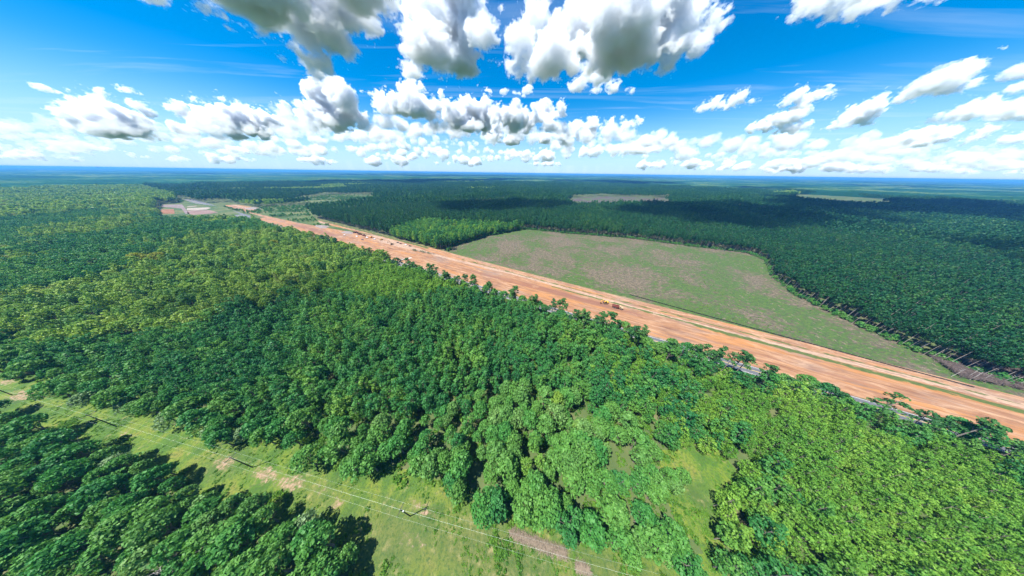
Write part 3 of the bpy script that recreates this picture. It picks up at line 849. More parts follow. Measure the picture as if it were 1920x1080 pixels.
# rings of forest canopy, finer close by
rr = np.concatenate([np.linspace(2650, 6000, 200), np.linspace(6060, 14000, 150), np.linspace(14200, 40000, 90)])
aa = np.radians(np.linspace(-78, 78, 900))
RR, AA = np.meshgrid(rr, aa, indexing='ij')
X = RR * np.sin(AA); Y = RR * np.cos(AA); PP = np.stack([X.ravel(), Y.ravel()], 1)
Z = 13 + 5 * vnoise(PP, 260, 41) + 3 * vnoise(PP, 90, 42) + np.random.default_rng(4).uniform(-3, 4, len(PP))
Z = np.maximum(Z, 3)
Z[:900] = 0.5
I = np.arange(len(PP)).reshape(len(rr), len(aa))
Q = np.stack([I[:-1, :-1], I[1:, :-1], I[1:, 1:], I[:-1, 1:]], -1).reshape(-1, 4)
fo = link('horizon_forest', mesh_np('horizon_forest', np.column_stack([PP, Z]), [Q[:, ::-1]], [m]))
tag(fo, 'unbroken forest canopy reaching the flat blue horizon', None, None, 'stuff')
# ------------------------------------------------------------------ single trees that stand out

M['drybrush'] = plain('dry_cut_branches', (.22, .175, .13), .9, 0, .4, 2)
M['golden'] = leaf_mat('golden_leaves', [(0, (.27, .29, .03)), (1, (.33, .31, .035))], trans=.4)
M['palegreen'] = leaf_mat('pale_grey_green_leaves', [(0, (.15, .245, .10)), (1, (.21, .30, .15))])
M['olive'] = leaf_mat('olive_leaves', [(0, (.10, .16, .04)), (1, (.13, .19, .045))])
def single_tree(name, shape, leafm, barkm, loc, label, cat='tree', group=None, scale=1.0, rz=0.0):
    e = link(name, None, None, (*loc, 0), rz); e.scale = (scale,) * 3
    if len(shape) == 2 and isinstance(shape[0], tuple):
        (cv, cf), (tv, tf) = shape
        link('crown', mesh_np('crown', cv, [cf], [leafm]), e)
    else: tv, tf = shape
    link('trunk', mesh_np('trunk', tv, [tf], [barkm], smooth=True), e)
    return tag(e, label, cat, group)
for i, (px, py, H, Rr, mt, lb) in enumerate((
        (284, 506, 23, 9, 'golden', 'broad golden-leaved tree, left one of the pair in the left woods'), (320, 503, 22, 8, 'golden', 'golden-leaved tree, right one of the pair in the left woods'),
        (212, 514, 21, 8, 'olive', 'dark olive round tree left of the golden pair'), (528, 476, 22, 6.5, 'golden', 'yellow tree rising above the woods near the dirt strip'),
        (458, 482, 21, 6, 'golden', 'yellow-topped tree between the golden pair and the dirt strip'), (152, 512, 19, 3.6, 'golden', 'small orange-yellow tree left of the dark olive tree'))):
    single_tree('golden_tree' if mt == 'golden' else 'olive_tree', shape_broad(800 + i, H, Rr, 1500, .55), M[mt], M['bark'], at(px, py), lb)
for i, (px, py, H, Rr, lb) in enumerate((
        (190, 760, 11, 4.2, 'pale grey-green tree above the second pole, leftmost of the pale row'), (262, 770, 10, 3.8, 'pale grey-green tree right of the leftmost pale one'), (345, 795, 11.5, 5, 'wide silvery green tree with long flat crown beside the clearing'),
        (420, 815, 9.5, 3.8, 'pale sage tree with yellowish top above the third pole'), (470, 822, 9, 3.5, 'rightmost pale sage tree in the row over the third pole'), (250, 880, 11, 4.4, 'silvery tree at the lower clearing edge left of the third pole'), (590, 990, 10, 4, 'pale green tree at the lower clearing edge near the wood corner'))):
    single_tree('pale_tree', shape_broad(830 + i, H, Rr, 1000, .36), M['palegreen'], M['bark'], at(px, py), lb, 'tree', 'pale trees beside the power line clearing')
for i, (px, py, H, sp, lb) in enumerate(((372, 1074, 11, 5.2, 'bare bleached dead tree at the bottom edge in the lower woods'), (703, 632, 14, 3.6, 'grey leafless tree crown amid the green pines'), (452, 1000, 9, 3, 'small bare grey tree at the lower edge of the clearing'))):
    single_tree('dead_tree', shape_dead(860 + i, H, sp), None, M['deadwood'], at(px, py), lb, 'dead tree')
# bare stems and grey saplings where the field meets the forest
SN = [(1783, 706, 12, 'pale bare stem leftmost of the snags by the grey brush'), (1812, 707, 14, 'long pale bare stem, second of the snags by the grey brush'), (1818, 712, 11, 'pale bare stem, third of the snags by the grey brush'),
      (1840, 712, 10, 'short bare stem, fourth of the snags by the grey brush'), (1876, 716, 12, 'bare stem, fifth of the snags by the grey brush'), (1905, 722, 13, 'bare stem nearest the right edge of the photo')]
for i, (px, py, H, lb) in enumerate(SN):
    mb = MB(); r_ = random.Random(i); x, y = at(px, py)
    lx, ly = r_.uniform(-1.5, 1.5), r_.uniform(-1, 1)
    H *= .62; mb.tube([(0, 0, -.3), (lx * .3, ly * .3, H * .5), (lx, ly, H)], [.10, .08, .03])
    for k in range(5):
        z = H * r_.uniform(.55, .95); t = r_.uniform(0, 6.28); f = z / H
        mb.tube([(lx * f * f, ly * f * f, z), (lx * f * f + math.cos(t) * 1.1, ly * f * f + math.sin(t) * 1.1, z + .5)], [.05, .02])
    o = mb.build('bare_stem', M['deadwood'], None, 0, (x, y, 0)); tag(o, lb, 'dead tree', 'bare stems by the grey brush')
M['greybrush'] = plain('grey_brown_twigs', (.15, .115, .105), .95, 0, .35, 2)
dsh = [mesh_np('dead_shrub', *(lambda t: (t[0], [t[1]]))(shape_dead(880 + i, 2.2, 1.7)), [M['greybrush']]) for i in range(3)]
rg = np.random.default_rng(5)
pg = poly([(1740, 668), (1800, 672), (1900, 695), (1990, 720), (1990, 745), (1900, 728), (1800, 708)])
Q = pg.min(0) + rg.random((2600, 2)) * (pg.max(0) - pg.min(0)); Q = Q[inside(Q, pg)][:900]
stuff_of('grey_brush', dsh, np.column_stack([Q, np.zeros(len(Q))]), rg.uniform(.5, 1.1, len(Q)), rg.uniform(0, 6, len(Q)), rg.integers(0, 3, len(Q)), 'grey leafless brush between the field and the forest')

# low weeds and bushes of the clearing, the field and the verges
wsh = []
for i in range(4):
    rw = np.random.default_rng(900 + i)
    lob = [(rw.uniform(-.5, .5), rw.uniform(-.5, .5), rw.uniform(.1, .35), rw.uniform(.3, .5)) for _ in range(5)]
    v, f = leaves(lob, 70, .20, rw, -.1); wsh.append(mesh_np('weed_clump', v, [f], [M['weeds']]))
Q = jitter_grid(-330, 100, -14, 90, 1.25, rg, .5); lu = land_use(Q)
Q = Q[((lu == 2) | (lu == 4)) & in_view(Q)]; b_ = blobs(Q, BARE); nz = vnoise(Q, 7, 61)
Q = Q[(nz > .0) & (b_ < .45) & (rg.random(len(Q)) < .7)]
stuff_of('undergrowth', wsh, np.column_stack([Q, np.full(len(Q), -.2)]), rg.uniform(.35, .9, len(Q)) * (1 + 1.0 * (vnoise(Q, 11, 8) > .8)), rg.uniform(0, 6, len(Q)), rg.integers(0, 4, len(Q)), 'weeds and low bushes of the power line clearing')
Q = jitter_grid(-130, 440, 40, 440, 2.6, rg, .5); Q = Q[inside(Q, FIELD)]
Q = Q[(vnoise(Q, 16, 9) > .2) & (rg.random(len(Q)) < .35)]
stuff_of('field_weeds', wsh, np.column_stack([Q, np.full(len(Q), -.15)]), rg.uniform(.4, .9, len(Q)), rg.uniform(0, 6, len(Q)), rg.integers(0, 4, len(Q)), 'weeds regrowing on the cut-over field')
ssh = []
for i in range(3):
    r_ = random.Random(40 + i); mb = MB()
    for k in range(9):
        x, y, t, l = r_.gauss(0, .9), r_.gauss(0, .6), r_.uniform(0, 3.1), r_.uniform(.5, 1.6)
        mb.tube([(x - math.cos(t) * l, y - math.sin(t) * l, r_.uniform(.05, .4)), (x + math.cos(t) * l, y + math.sin(t) * l, r_.uniform(.05, .5))], [.10, .05], 4)
    mb.tube([(r_.uniform(-1, 1), 1, -.1), (0, 1, .35)], .22, 7)
    ssh.append(mb.mesh('slash', M['drybrush']))
Q = jitter_grid(-130, 440, 40, 440, 6.5, rg, .5); Q = Q[inside(Q, FIELD)]; Q = Q[(vnoise(Q, 26, 19) > -.3) & (rg.random(len(Q)) < .7)]
stuff_of('field_debris', ssh, np.column_stack([Q, np.full(len(Q), .02)]), rg.uniform(.3, .95, len(Q)), rg.uniform(0, 6, len(Q)), rg.integers(0, 3, len(Q)), 'stumps and cut branches left on the field')
A_ = rg.uniform(-330, 500, 2600); S_ = rg.uniform(131.2, 134.6, 2600)
Q = A_[:, None] * RD + S_[:, None] * RN
stuff_of('verge_weeds', wsh, np.column_stack([Q, np.full(len(Q), .1)]), rg.uniform(.4, 1.1, len(Q)), rg.uniform(0, 6, len(Q)), rg.integers(0, 4, len(Q)), 'weeds on the verge of the asphalt road')
# bushes along the foot of the tall pines
Q = jitter_grid(-200, 520, 40, 470, 2.6, rg, .5); Q = Q[(land_use(Q) == 0) & (side(Q) > 190)]
Q = Q[np.array([land_use(Q + np.array(d_)) == 3 for d_ in ((9, 0), (-9, 0), (0, 9), (0, -9), (-7, -7))]).any(0)]; Q = Q[rg.random(len(Q)) < .75]
esh = [mesh_np('edge_bush', *(lambda t: (t[0][0], [t[0][1]]))(shape_broad(950 + i, 2.6, 1.3, 160, .28)), [M['hardwood']]) for i in range(3)]
stuff_of('forest_edge_bushes', esh, np.column_stack([Q, np.zeros(len(Q))]), rg.uniform(.6, 1.9, len(Q)), rg.uniform(0, 6, len(Q)), rg.integers(0, 3, len(Q)), 'bushes along the foot of the tall pines')
# scrub on the far glades
Q = jitter_grid(-1500, -300, 350, 1250, 7, rg, .5); Q = Q[(inside(Q, CLEAR_A) | inside(Q, SITE_ROAD) | inside(Q, SITE) | inside(Q, CLEAR_B)) & (np.abs(side(Q) - 139) > 16)]
Q = Q[(vnoise(Q, 30, 71) > .1) & (rg.random(len(Q)) < .6) & ~inside(Q, SITE)]
stuff_of('glade_scrub', esh, np.column_stack([Q, np.zeros(len(Q))]), rg.uniform(.7, 2.6, len(Q)), rg.uniform(0, 6, len(Q)), rg.integers(0, 3, len(Q)), 'scattered scrub on the far green glade')
# bushes under the open woods and along their edges
Q = jitter_grid(-330, 330, -14, 300, 2.4, rg, .5); Q = Q[(land_use(Q) == 0) & in_view(Q) & (side(Q) < 131)]; Q = Q[rg.random(len(Q)) < .5]
stuff_of('understorey', wsh, np.column_stack([Q, np.zeros(len(Q))]), rg.uniform(.8, 2.4, len(Q)), rg.uniform(0, 6, len(Q)), rg.integers(0, 4, len(Q)), 'bushes growing under the trees')

# ------------------------------------------------------------------ power line
M['pole_wood'] = plain('dark_tarred_wood', (.05, .045, .04), .85, 0, .4, 1)
M['porcelain'] = plain('pale_insulator', (.45, .50, .50), .3, 0, .1)
M['steel'] = plain('galvanised_steel', (.35, .37, .38), .45, .7, .15)
M['wire'] = plain('aluminium_wire', (.50, .56, .52), .5, .3, .1)
LD = np.array((math.cos(math.atan(-.168)), math.sin(math.atan(-.168))))
POLES = [np.array(at(24, 741)), np.array(at(219.6, 800)), np.array(at(473.8, 876.3)), np.array(at(769.6, 967.9)), np.array((43., -.5))]
plabel = ['dark utility pole at the left edge of the photo', 'dark utility pole, second from the left, on bright grass', 'dark utility pole, third from the left, beside a sandy patch', 'utility pole nearest the camera beside a forked sandy scar']
PH = 12.6
def pole_mesh():
    a = MB(); a.tube([(0, 0, -1), (0, 0, 4), (0, 0, PH)], [.19, .17, .12], 10); return a.mesh('shaft', M['pole_wood'])
shaft = pole_mesh()
arm = MB().box((0, .12, PH - .7), (3.4, .11, .14)).mesh('crossarm', M['pole_wood'], .01)
brace = MB().tube([(-1.0, .16, PH - .75), (0, .16, PH - 1.6)], .03, 5).tube([(1.0, .16, PH - .75), (0, .16, PH - 1.6)], .03, 5).mesh('brace', M['steel'])
ins = MB().tube([(0, 0, 0), (0, 0, .08), (0, 0, .1), (0, 0, .2), (0, 0, .22), (0, 0, .32)], [.03, .03, .09, .07, .08, .03], 8).mesh('insulator', M['porcelain'])
tr_ = MB().tube([(0, -.45, PH - 2.9), (0, -.45, PH - 2.0), (0, -.45, PH - 1.95)], [.28, .28, .22], 12).mesh('transformer', M['steel'])
ATT = [(-1.6, PH - .63), (0.0, PH + .02), (1.6, PH - .63)]
for i, P0 in enumerate(POLES[:4]):
    e = link('utility_pole', None, None, (*P0, 0), math.atan2(LD[1], LD[0]) + math.pi / 2)
    for nm, me in (('shaft', shaft), ('crossarm', arm), ('brace', brace)): link(nm, me, e)
    for x, z in ATT:
        q = link('insulator', ins, e); q.location = (x, .12 if x else 0, z)
    if i == 3: link('transformer', tr_, e)
    tag(e, plabel[i], 'utility pole', 'utility poles of the power line')
nrm = np.array((-LD[1], LD[0]))
wl = ['power line wire strung on the near end of the crossarms', 'power line wire strung on the pole tops', 'power line wire strung on the far end of the crossarms', 'lowest power line wire, fixed below the crossarms']
for w, (off, z) in enumerate([(-1.6, PH - .31), (0, PH + .34), (1.6, PH - .31), (0.15, PH - 2.3)]):
    pts = []
    for i in range(len(POLES) - 1):
        a, b = POLES[i], POLES[i + 1]
        for k in range(10 if i < len(POLES) - 2 else 11):
            t = k / 10; q = a + (b - a) * t + nrm * off
            pts.append((q[0], q[1], z - 1.2 * 4 * t * (1 - t)))
    o = MB().tube(pts, .007, 4).build('power_line_wire', M['wire']); tag(o, wl[w], 'wire', 'wires of the power line')

# ------------------------------------------------------------------ machines and cars
M['yellow'] = plain('worn_machine_yellow', (.62, .34, .03), .5, 0, .2)
M['orange'] = plain('machine_orange', (.60, .20, .02), .5, 0, .2)
M['rust'] = plain('dark_red_paint', (.16, .045, .035), .55, 0, .25)
M['tan'] = plain('dusty_tan_paint', (.42, .30, .18), .6, 0, .25)
M['white'] = plain('white_paint', (.75, .76, .78), .35, 0, .06)
M['navy'] = plain('dark_blue_paint', (.035, .06, .13), .3, 0, .1)
M['black'] = plain('black_paint', (.02, .022, .025), .35, 0, .2)
M['maroon'] = plain('maroon_paint', (.12, .025, .03), .35, 0, .1)
M['tyre'] = plain('rubber', (.022, .021, .02), .9, 0, .3)
M['glass'] = plain('dark_glass', (.02, .03, .04), .08, 0, .1)
M['track'] = plain('muddy_track', (.09, .065, .05), .8, .2, .4)
def wheel(e, x, y, r, w):
    mb = MB()
    n = 16; prof = [(r * .6, -w / 2), (r * .93, -w / 2), (r, -w * .36), (r, w * .36), (r * .93, w / 2), (r * .6, w / 2)]
    V = [(math.cos(2 * math.pi * k / n) * a, b, math.sin(2 * math.pi * k / n) * a) for k in range(n) for a, b in prof]; m_ = len(prof)
    mb.add(V, [(k * m_ + j, k * m_ + (j + 1) % m_, ((k + 1) % n) * m_ + (j + 1) % m_, ((k + 1) % n) * m_ + j) for k in range(n) for j in range(m_)])
    o = mb.build('wheel', M['tyre'], e); o.location = (x, y, r)
    q = MB().tube([(0, -w * .4, 0), (0, w * .4, 0)], r * .6, 12).build('rim', M['steel'], o)
    return o
def placed(name, px, py, rz, label, cat, group=None, z=.1):
    x, y = at(px, py); e = link(name, None, None, (x, y, z), rz); return tag(e, label, cat, group)
UP = math.atan2(RD[1], RD[0]); DN = UP + math.pi
def dump_truck(px, py, rz, colour, bedc, label, group=None):
    e = placed('dump_truck', px, py, rz, label, 'dump truck', group)
    MB().box((0, 0, 1.15), (9.2, 1.0, .5)).build('chassis', M['black'], e, .04)
    MB().prism([(2.9, 1.3), (4.9, 1.3), (4.9, 1.95), (4.6, 2.25), (2.9, 2.5)], -1.15, 1.15).build('hood', M[colour], e, .06)
    cb = MB().prism([(1.4, 1.3), (2.9, 1.3), (2.9, 2.45), (2.65, 3.35), (1.4, 3.35)], -1.2, 1.2).build('cab', M[colour], e, .06)
    MB().box((2.1, 0, 2.85), (.9, 2.44, .62)).prism([(2.84, 2.5), (2.92, 2.5), (2.74, 3.2), (2.66, 3.2)], -1.0, 1.0).build('window', M['glass'], cb)
    bd = MB().prism([(-4.9, 2.1), (-3.9, 1.45), (.7, 1.45), (1.1, 3.1), (.9, 3.1), (.55, 1.75), (-3.8, 1.75), (-4.9, 2.35)], -1.3, 1.3)
    bd.prism([(-4.9, 2.1), (-3.9, 1.45), (.7, 1.45), (1.1, 3.1), (-4.6, 2.75)], 1.3, 1.42).prism([(-4.9, 2.1), (-3.9, 1.45), (.7, 1.45), (1.1, 3.1), (-4.6, 2.75)], -1.42, -1.3)
    bd.build('dump_body', M[bedc], e, .02)
    for x in (3.5, -1.4, -3.1):
        for s in (-1, 1): wheel(e, x, s * 1.25, .82, .6)
def excavator(px, py, rz, colour, label, lift=.6, swing=0.3):
    e = placed('excavator', px, py, rz, label, 'excavator')
    for s in (-1, 1):
        MB().prism([(-2.2, .35), (-1.9, .05), (1.9, .05), (2.2, .35), (2.2, .6), (1.9, .9), (-1.9, .9), (-2.2, .6)], s * 1.3 - .32, s * 1.3 + .32).build('track', M['track'], e, .04)
    MB().box((0, 0, .8), (2.2, 2.0, .5)).build('undercarriage', M['black'], e, .04)
    h = MB().prism([(-2.5, 1.1), (1.2, 1.1), (1.2, 1.75), (-.3, 2.2), (-2.2, 2.3), (-2.6, 1.9)], -1.4, 1.4).build('house', M[colour], e, .08); h.rotation_euler = (0, 0, swing)
    cb = MB().prism([(-.2, 1.7), (1.35, 1.5), (1.35, 2.2), (1.0, 3.1), (-.2, 3.1)], .45, 1.4).build('cab', M['black'], h, .05)
    MB().box((.4, .92, 2.6), (1.0, 1.0, .6)).build('window', M['glass'], h)
    el = (1.1 + 3.4, 1.7 + 3.6 * lift + 1.2)
    MB().prism([(.9, 1.6), (1.2, 1.3), (2.9, el[1] - .2), (el[0], el[1] - .15), (el[0], el[1] + .25), (2.6, el[1] + .45)], -.55, -.1).build('boom', M[colour], h, .03)
    MB().prism([(el[0] - .35, el[1] + .5), (el[0] + .2, el[1] + .5), (el[0] + 1.2, el[1] - 2.4), (el[0] + .9, el[1] - 2.5)], -.5, -.15).build('stick', M[colour], h, .03)
    MB().prism([(el[0] + 1.25, el[1] - 2.3), (el[0] + .75, el[1] - 2.4), (el[0] + .1, el[1] - 3.0), (el[0] + .35, el[1] - 3.6), (el[0] + 1.1, el[1] - 3.4)], -.9, .25).build('bucket', M['black'], h, .04)
def bulldozer(px, py, rz, colour, label):
    e = placed('bulldozer', px, py, rz, label, 'bulldozer')
    for s in (-1, 1): MB().prism([(-2.0, .5), (-1.6, .05), (1.5, .05), (1.8, .5), (1.3, 1.05), (-1.0, 1.25), (-1.8, 1.0)], s * 1.05 - .3, s * 1.05 + .3).build('track', M['track'], e, .04)
    MB().prism([(-1.6, .7), (1.8, .7), (1.8, 1.7), (-.2, 1.85), (-1.6, 1.7)], -.7, .7).build('body', M[colour], e, .06)
    cb = MB().prism([(-1.3, 1.7), (.2, 1.8), (.05, 2.9), (-1.2, 2.9)], -.75, .75).build('cab', M[colour], e, .05)
    MB().box((-.55, 0, 2.4), (1.0, 1.54, .6)).build('window', M['glass'], cb)
    MB().prism([(2.3, .1), (2.55, .1), (2.4, .7), (2.65, 1.35), (2.4, 1.35), (2.15, .7)], -1.75, 1.75).build('blade', M[colour], e, .02)
    MB().box((1.4, .9, .6), (2.0, .14, .2)).box((1.4, -.9, .6), (2.0, .14, .2)).build('push_arm', M['black'], e)
def car(px, py, rz, colour, label, group, pick=False, name='parked_car', z=.1):
    e = placed(name, px, py, rz, label, 'pickup truck' if pick else 'car', group, z)
    b = MB()
    if pick: b.prism([(-2.7, .5), (2.6, .5), (2.65, .95), (2.4, 1.15), (1.2, 1.2), (-2.7, 1.15)], -.95, .95)
    else: b.prism([(-2.2, .4), (2.2, .4), (2.25, .75), (2.0, .92), (1.0, 1.0), (-1.6, 1.02), (-2.2, .9)], -.9, .9)
    b.build('body', M[colour], e, .06)
    if pick: c_ = MB().prism([(-.9, 1.15), (1.2, 1.18), (.55, 1.85), (-.75, 1.85)], -.85, .85).build('cab', M[colour], e, .05); MB().prism([(-.95, 1.28), (1.08, 1.25), (.55, 1.74), (-.8, 1.74)], -.87, .87).build('window', M['glass'], c_); MB().box((-1.8, 0, 1.16), (1.5, 1.6, .04)).build('truck_bed', M['black'], e)
    else: c_ = MB().prism([(-1.9, .98), (1.05, .98), (.35, 1.5), (-1.3, 1.5)], -.8, .8).build('roof', M[colour], e, .05); MB().prism([(-1.85, 1.05), (.96, 1.03), (.38, 1.42), (-1.32, 1.42)], -.82, .82).build('window', M['glass'], c_)
    for x in ((1.6, -1.7) if pick else (1.35, -1.35)):
        for s in (-1, 1): wheel(e, x, s * .82, .38 if pick else .33, .25)
    MB().box((2.62 if pick else 2.2, .6, .85 if pick else .7), (.08, .35, .16)).build('headlight', M['porcelain'], e)
    MB().box((2.62 if pick else 2.2, -.6, .85 if pick else .7), (.08, .35, .16)).build('headlight', M['porcelain'], e)
dump_truck(1157, 578, DN, 'tan', 'rust', 'dusty tan dump truck with dark red body hauling earth beside the field')
excavator(1135, 569, UP + .35, 'yellow', 'yellow excavator with black cab behind the tan dump truck', .35)
G = 'machines and trucks parked far along the dirt strip'
dump_truck(667, 437, DN + .5, 'rust', 'rust', 'dark red dump truck, farthest of the three in the far row', G)
dump_truck(675, 440, DN + .2, 'rust', 'rust', 'dark red dump truck, middle of the three in the far row', G)
dump_truck(683, 442.5, DN, 'rust', 'rust', 'dark red dump truck, closest of the three in the far row', G)
excavator(696, 446, DN, 'orange', 'orange excavator at the end of the row of dark red trucks', .2)
bulldozer(716, 450, UP + .3, 'yellow', 'small yellow bulldozer standing alone right of the truck row')
excavator(735, 458.5, UP + 1.2, 'tan', 'brownish excavator with raised boom on the far dirt strip', 1.3)
car(669, 444, DN, 'white', 'white pickup in front of the dark red truck row', G, True)
car(688, 446, DN, 'white', 'white pickup between the red trucks and the orange excavator', G, True)
car(702, 449, DN + .4, 'white', 'white pickup in front of the orange excavator', G, True)
car(646, 441, UP, 'white', 'white car driving past the far gravel heap', None, False, 'car')
car(680, 450, DN, 'navy', 'dark blue car on the red earth below the truck row', None, False, 'car')
G = 'cars parked on the sandy edge of the dirt strip'
car(746, 455.5, DN + .2, 'black', 'black car, leftmost of four parked on sandy edge', G)
car(751.5, 457.5, DN + .2, 'maroon', 'maroon car, second of four parked on sandy edge', G)
car(760.5, 459.5, DN + .2, 'white', 'white car, third of four parked on sandy edge', G)
car(769, 462, DN + .2, 'black', 'black car, rightmost of four parked on sandy edge', G)
car(387, 383, DN, 'navy', 'tiny dark car on the distant asphalt', None, False, 'car', .2)

# concrete culvert under work, brush heaps, silt fence, bird
M['concrete'] = plain('pale_new_concrete', (.36, .32, .28), .8, 0, .15)
x, y = at(757, 487)
e = link('culvert', None, None, (x, y, .1), math.atan2(RN[1], RN[0]) - .35); tag(e, 'unfinished concrete box culvert with dark openings set in the red earth', 'culvert')
MB().box((0, -.6, 1.05), (12, 2.6, .3)).build('deck', M['concrete'], e, .03)
for k in range(5): MB().box((-5.8 + 2.9 * k, -.6, .45), (.35, 2.6, .9)).build('wall', M['concrete'], e, .02)
MB().box((0, .8, .6), (12, .12, 1.2)).build('opening_shade', M['black'], e)  # black panel standing in for the shade inside the culvert openings
MB().box((8.6, 0, .12), (5, 5, .2)).build('apron', M['concrete'], e, .03)
def heap(name, px0, px1, n, w, h, mat, label, leafy=False):
    a, b = np.array(at(*px0)), np.array(at(*px1)); L = np.linalg.norm(b - a); r_ = random.Random(n); mb = MB()
    for i in range(n):
        t = r_.random(); u = r_.gauss(0, .4); hh = h * max(0, 1 - abs(u)) * r_.random()
        p = np.array((t * L, u * w, hh + .05)); th = r_.uniform(0, 3.14); l = r_.uniform(.5, 1.5)
        d = np.array((math.cos(th), math.sin(th), r_.uniform(-.25, .35))) * l
        mb.tube([tuple(p - d), tuple(p + d)], [.05, .025], 4)
    o = mb.build(name, mat, None, 0, (*a, .1), math.atan2(*(b - a)[::-1]))
    if leafy:
        rw = np.random.default_rng(3); v, f = leaves([(t * L, rw.normal() * w * .4, h * .4, w * .5) for t in rw.random(12)], 500, .3, rw)
        link('foliage', mesh_np('foliage', v, [f], [M['roadpine']]), o)
    return tag(o, label, 'brush pile')
heap('brush_pile', (955, 998), (1062, 1040), 900, 1.5, .8, M['drybrush'], 'long pile of dry pale cut brush at the wood edge near the bottom')
heap('brush_pile', (1080, 1062), (1105, 1070), 250, 1.2, .6, M['drybrush'], 'short pile of dry cut brush right of the long pile')
heap('brush_pile', (772, 469), (815, 477), 400, 3.2, 2.0, M['bark'], 'heap of felled green branches at the corner of the field', True)
M['gravel'] = plain('grey_gravel', (.19, .155, .145), .95, 0, .25, .8)
def mound(px, py, rx, ry, h, label):
    rw = np.random.default_rng(int(px)); n, k = 28, 9; V = []; 
    for i in range(k):
        f = i / (k - 1)
        for j in range(n):
            th = 6.283 * j / n; w = 1 + .16 * math.sin(3 * th + px) + .08 * math.sin(7 * th)
            V.append((rx * f * w * math.cos(th), ry * f * w * math.sin(th), h * (1 - f ** 1.4) + rw.uniform(-.05, .05) * h * (0 < f < 1) - .1))
    I = np.arange(n * k).reshape(k, n)
    Q = np.stack([I[:-1], I[1:], np.roll(I, -1, 1)[1:], np.roll(I, -1, 1)[:-1]], -1).reshape(-1, 4)
    x, y = at(px, py); o = link('gravel_heap', mesh_np('gravel_heap', V, [Q], [M['gravel']], smooth=True), None, (x, y, .12), UP)
    return tag(o, label, 'gravel heap', 'gravel heaps by the far dirt strip')
mound(604, 425, 26, 9, 3.0, 'long low grey gravel heap by the far bend of dirt'); mound(652, 436, 17, 7, 2.2, 'grey gravel spread left of the dark red trucks'); mound(475, 391, 40, 14, 3.5, 'distant grey heap where dirt meets asphalt')
fp = [np.array(at(*q)) for q in ((1180, 553), (1330, 594), (1500, 640), (1660, 683), (1825, 727))]
e = link('silt_fence', None, None, (0, 0, 0)); tag(e, 'long low black silt fence along the near edge of the field', 'fence')
V = []; Fq = []
pts = [fp[i] + (fp[i + 1] - fp[i]) * t for i in range(4) for t in np.linspace(0, 1, 14)[:-1]] + [fp[-1]]
mb = MB()
for i in range(len(pts) - 1):
    a, b = pts[i], pts[i + 1]; c_ = (a + b) / 2; d = b - a
    mb.box((c_[0], c_[1], .55), (np.linalg.norm(d) + .02, .04, .8), math.atan2(d[1], d[0]))
mb.build('fabric', M['black'], e)
for q in pts[::1]: MB().box((q[0], q[1], .6), (.07, .07, 1.2)).build('stake', M['deadwood'], e)
r_ = ray(183.5, 313.3); bx = Vector(r_) * 105 + Vector((0, 0, CAM_H))
bb = MB().tube([(-.36, 0, 0), (-.2, 0, .01), (.05, 0, .02), (.22, 0, .02), (.33, 0, .01), (.4, 0, 0)], [.06, .07, .11, .09, .05, .02], 8)
for s in (-1, 1): bb.add([(.15, s * .05, .03), (-.12, s * .05, .03), (-.14, s * .5, .12), (-.05, s * .86, .14), (.10, s * .84, .14), (.2, s * .45, .12), (.15, s * .05, .06), (-.12, s * .05, .05), (-.14, s * .5, .14), (-.05, s * .86, .155), (.10, s * .84, .155), (.2, s * .45, .15)],
                        [(0, 1, 2, 3, 4, 5), (11, 10, 9, 8, 7, 6), (0, 5, 11, 6), (5, 4, 10, 11), (4, 3, 9, 10), (3, 2, 8, 9), (2, 1, 7, 8)])
o = bb.build('bird', M['black'], None, 0, bx, 2.0); tag(o, 'dark bird soaring just above the far left horizon', 'bird')

# ------------------------------------------------------------------ clouds: real heaps of vapour at their own height and distance
def vapour(name, dens, sc1, k=1.15, gain=10.0):
    m, nt, p = new_mat(name)
    nt.nodes.remove(p)
    pv = nt.nodes.new('ShaderNodeVolumePrincipled')
    pv.inputs['Color'].default_value = (.953, .971, 1, 1); pv.inputs['Anisotropy'].default_value = .0
    pv.inputs['Density Attribute'].default_value = ''
    at_ = nt.nodes.new('ShaderNodeAttribute'); at_.attribute_name = 'density'
    nz = nmath(nt, 'ADD', nmath(nt, 'MULTIPLY', noise(nt, coords(nt), 1.0 / sc1, 3, .6, stretch=(1, 1, 1.5)), .55), nmath(nt, 'MULTIPLY', noise(nt, coords(nt), 4.3 / sc1, 3, .65, stretch=(1, 1, 1.5)), .45))
    e = nmath(nt, 'SUBTRACT', at_.outputs['Fac'], nmath(nt, 'MULTIPLY', nmath(nt, 'SUBTRACT', nz, .28), k))
    d = nmath(nt, 'MULTIPLY', e, gain, clamp=True)
    nt.links.new(nmath(nt, 'MULTIPLY', d, dens), pv.inputs['Density'])
    nt.links.new(pv.outputs[0], nt.nodes['Material Output'].inputs['Volume'])
    return m
VAP = {}
def vapour_for(rm):
    k = int(round(math.log(rm) / math.log(1.5)))
    if k not in VAP: VAP[k] = vapour('cloud_vapour', .020, 1.5 ** k * .55)
    return VAP[k]
thin_ = vapour('thin_cloud_vapour', .02, 120)
far_ = vapour('far_cloud_vapour', .006, 140, 1.3, 4.0)
bm = bmesh.new(); bmesh.ops.create_icosphere(bm, subdivisions=2, radius=1); bm.verts.ensure_lookup_table()
IV = np.array([v.co[:] for v in bm.verts]); IF = np.array([[v.index for v in f.verts] for f in bm.faces]); bm.free()
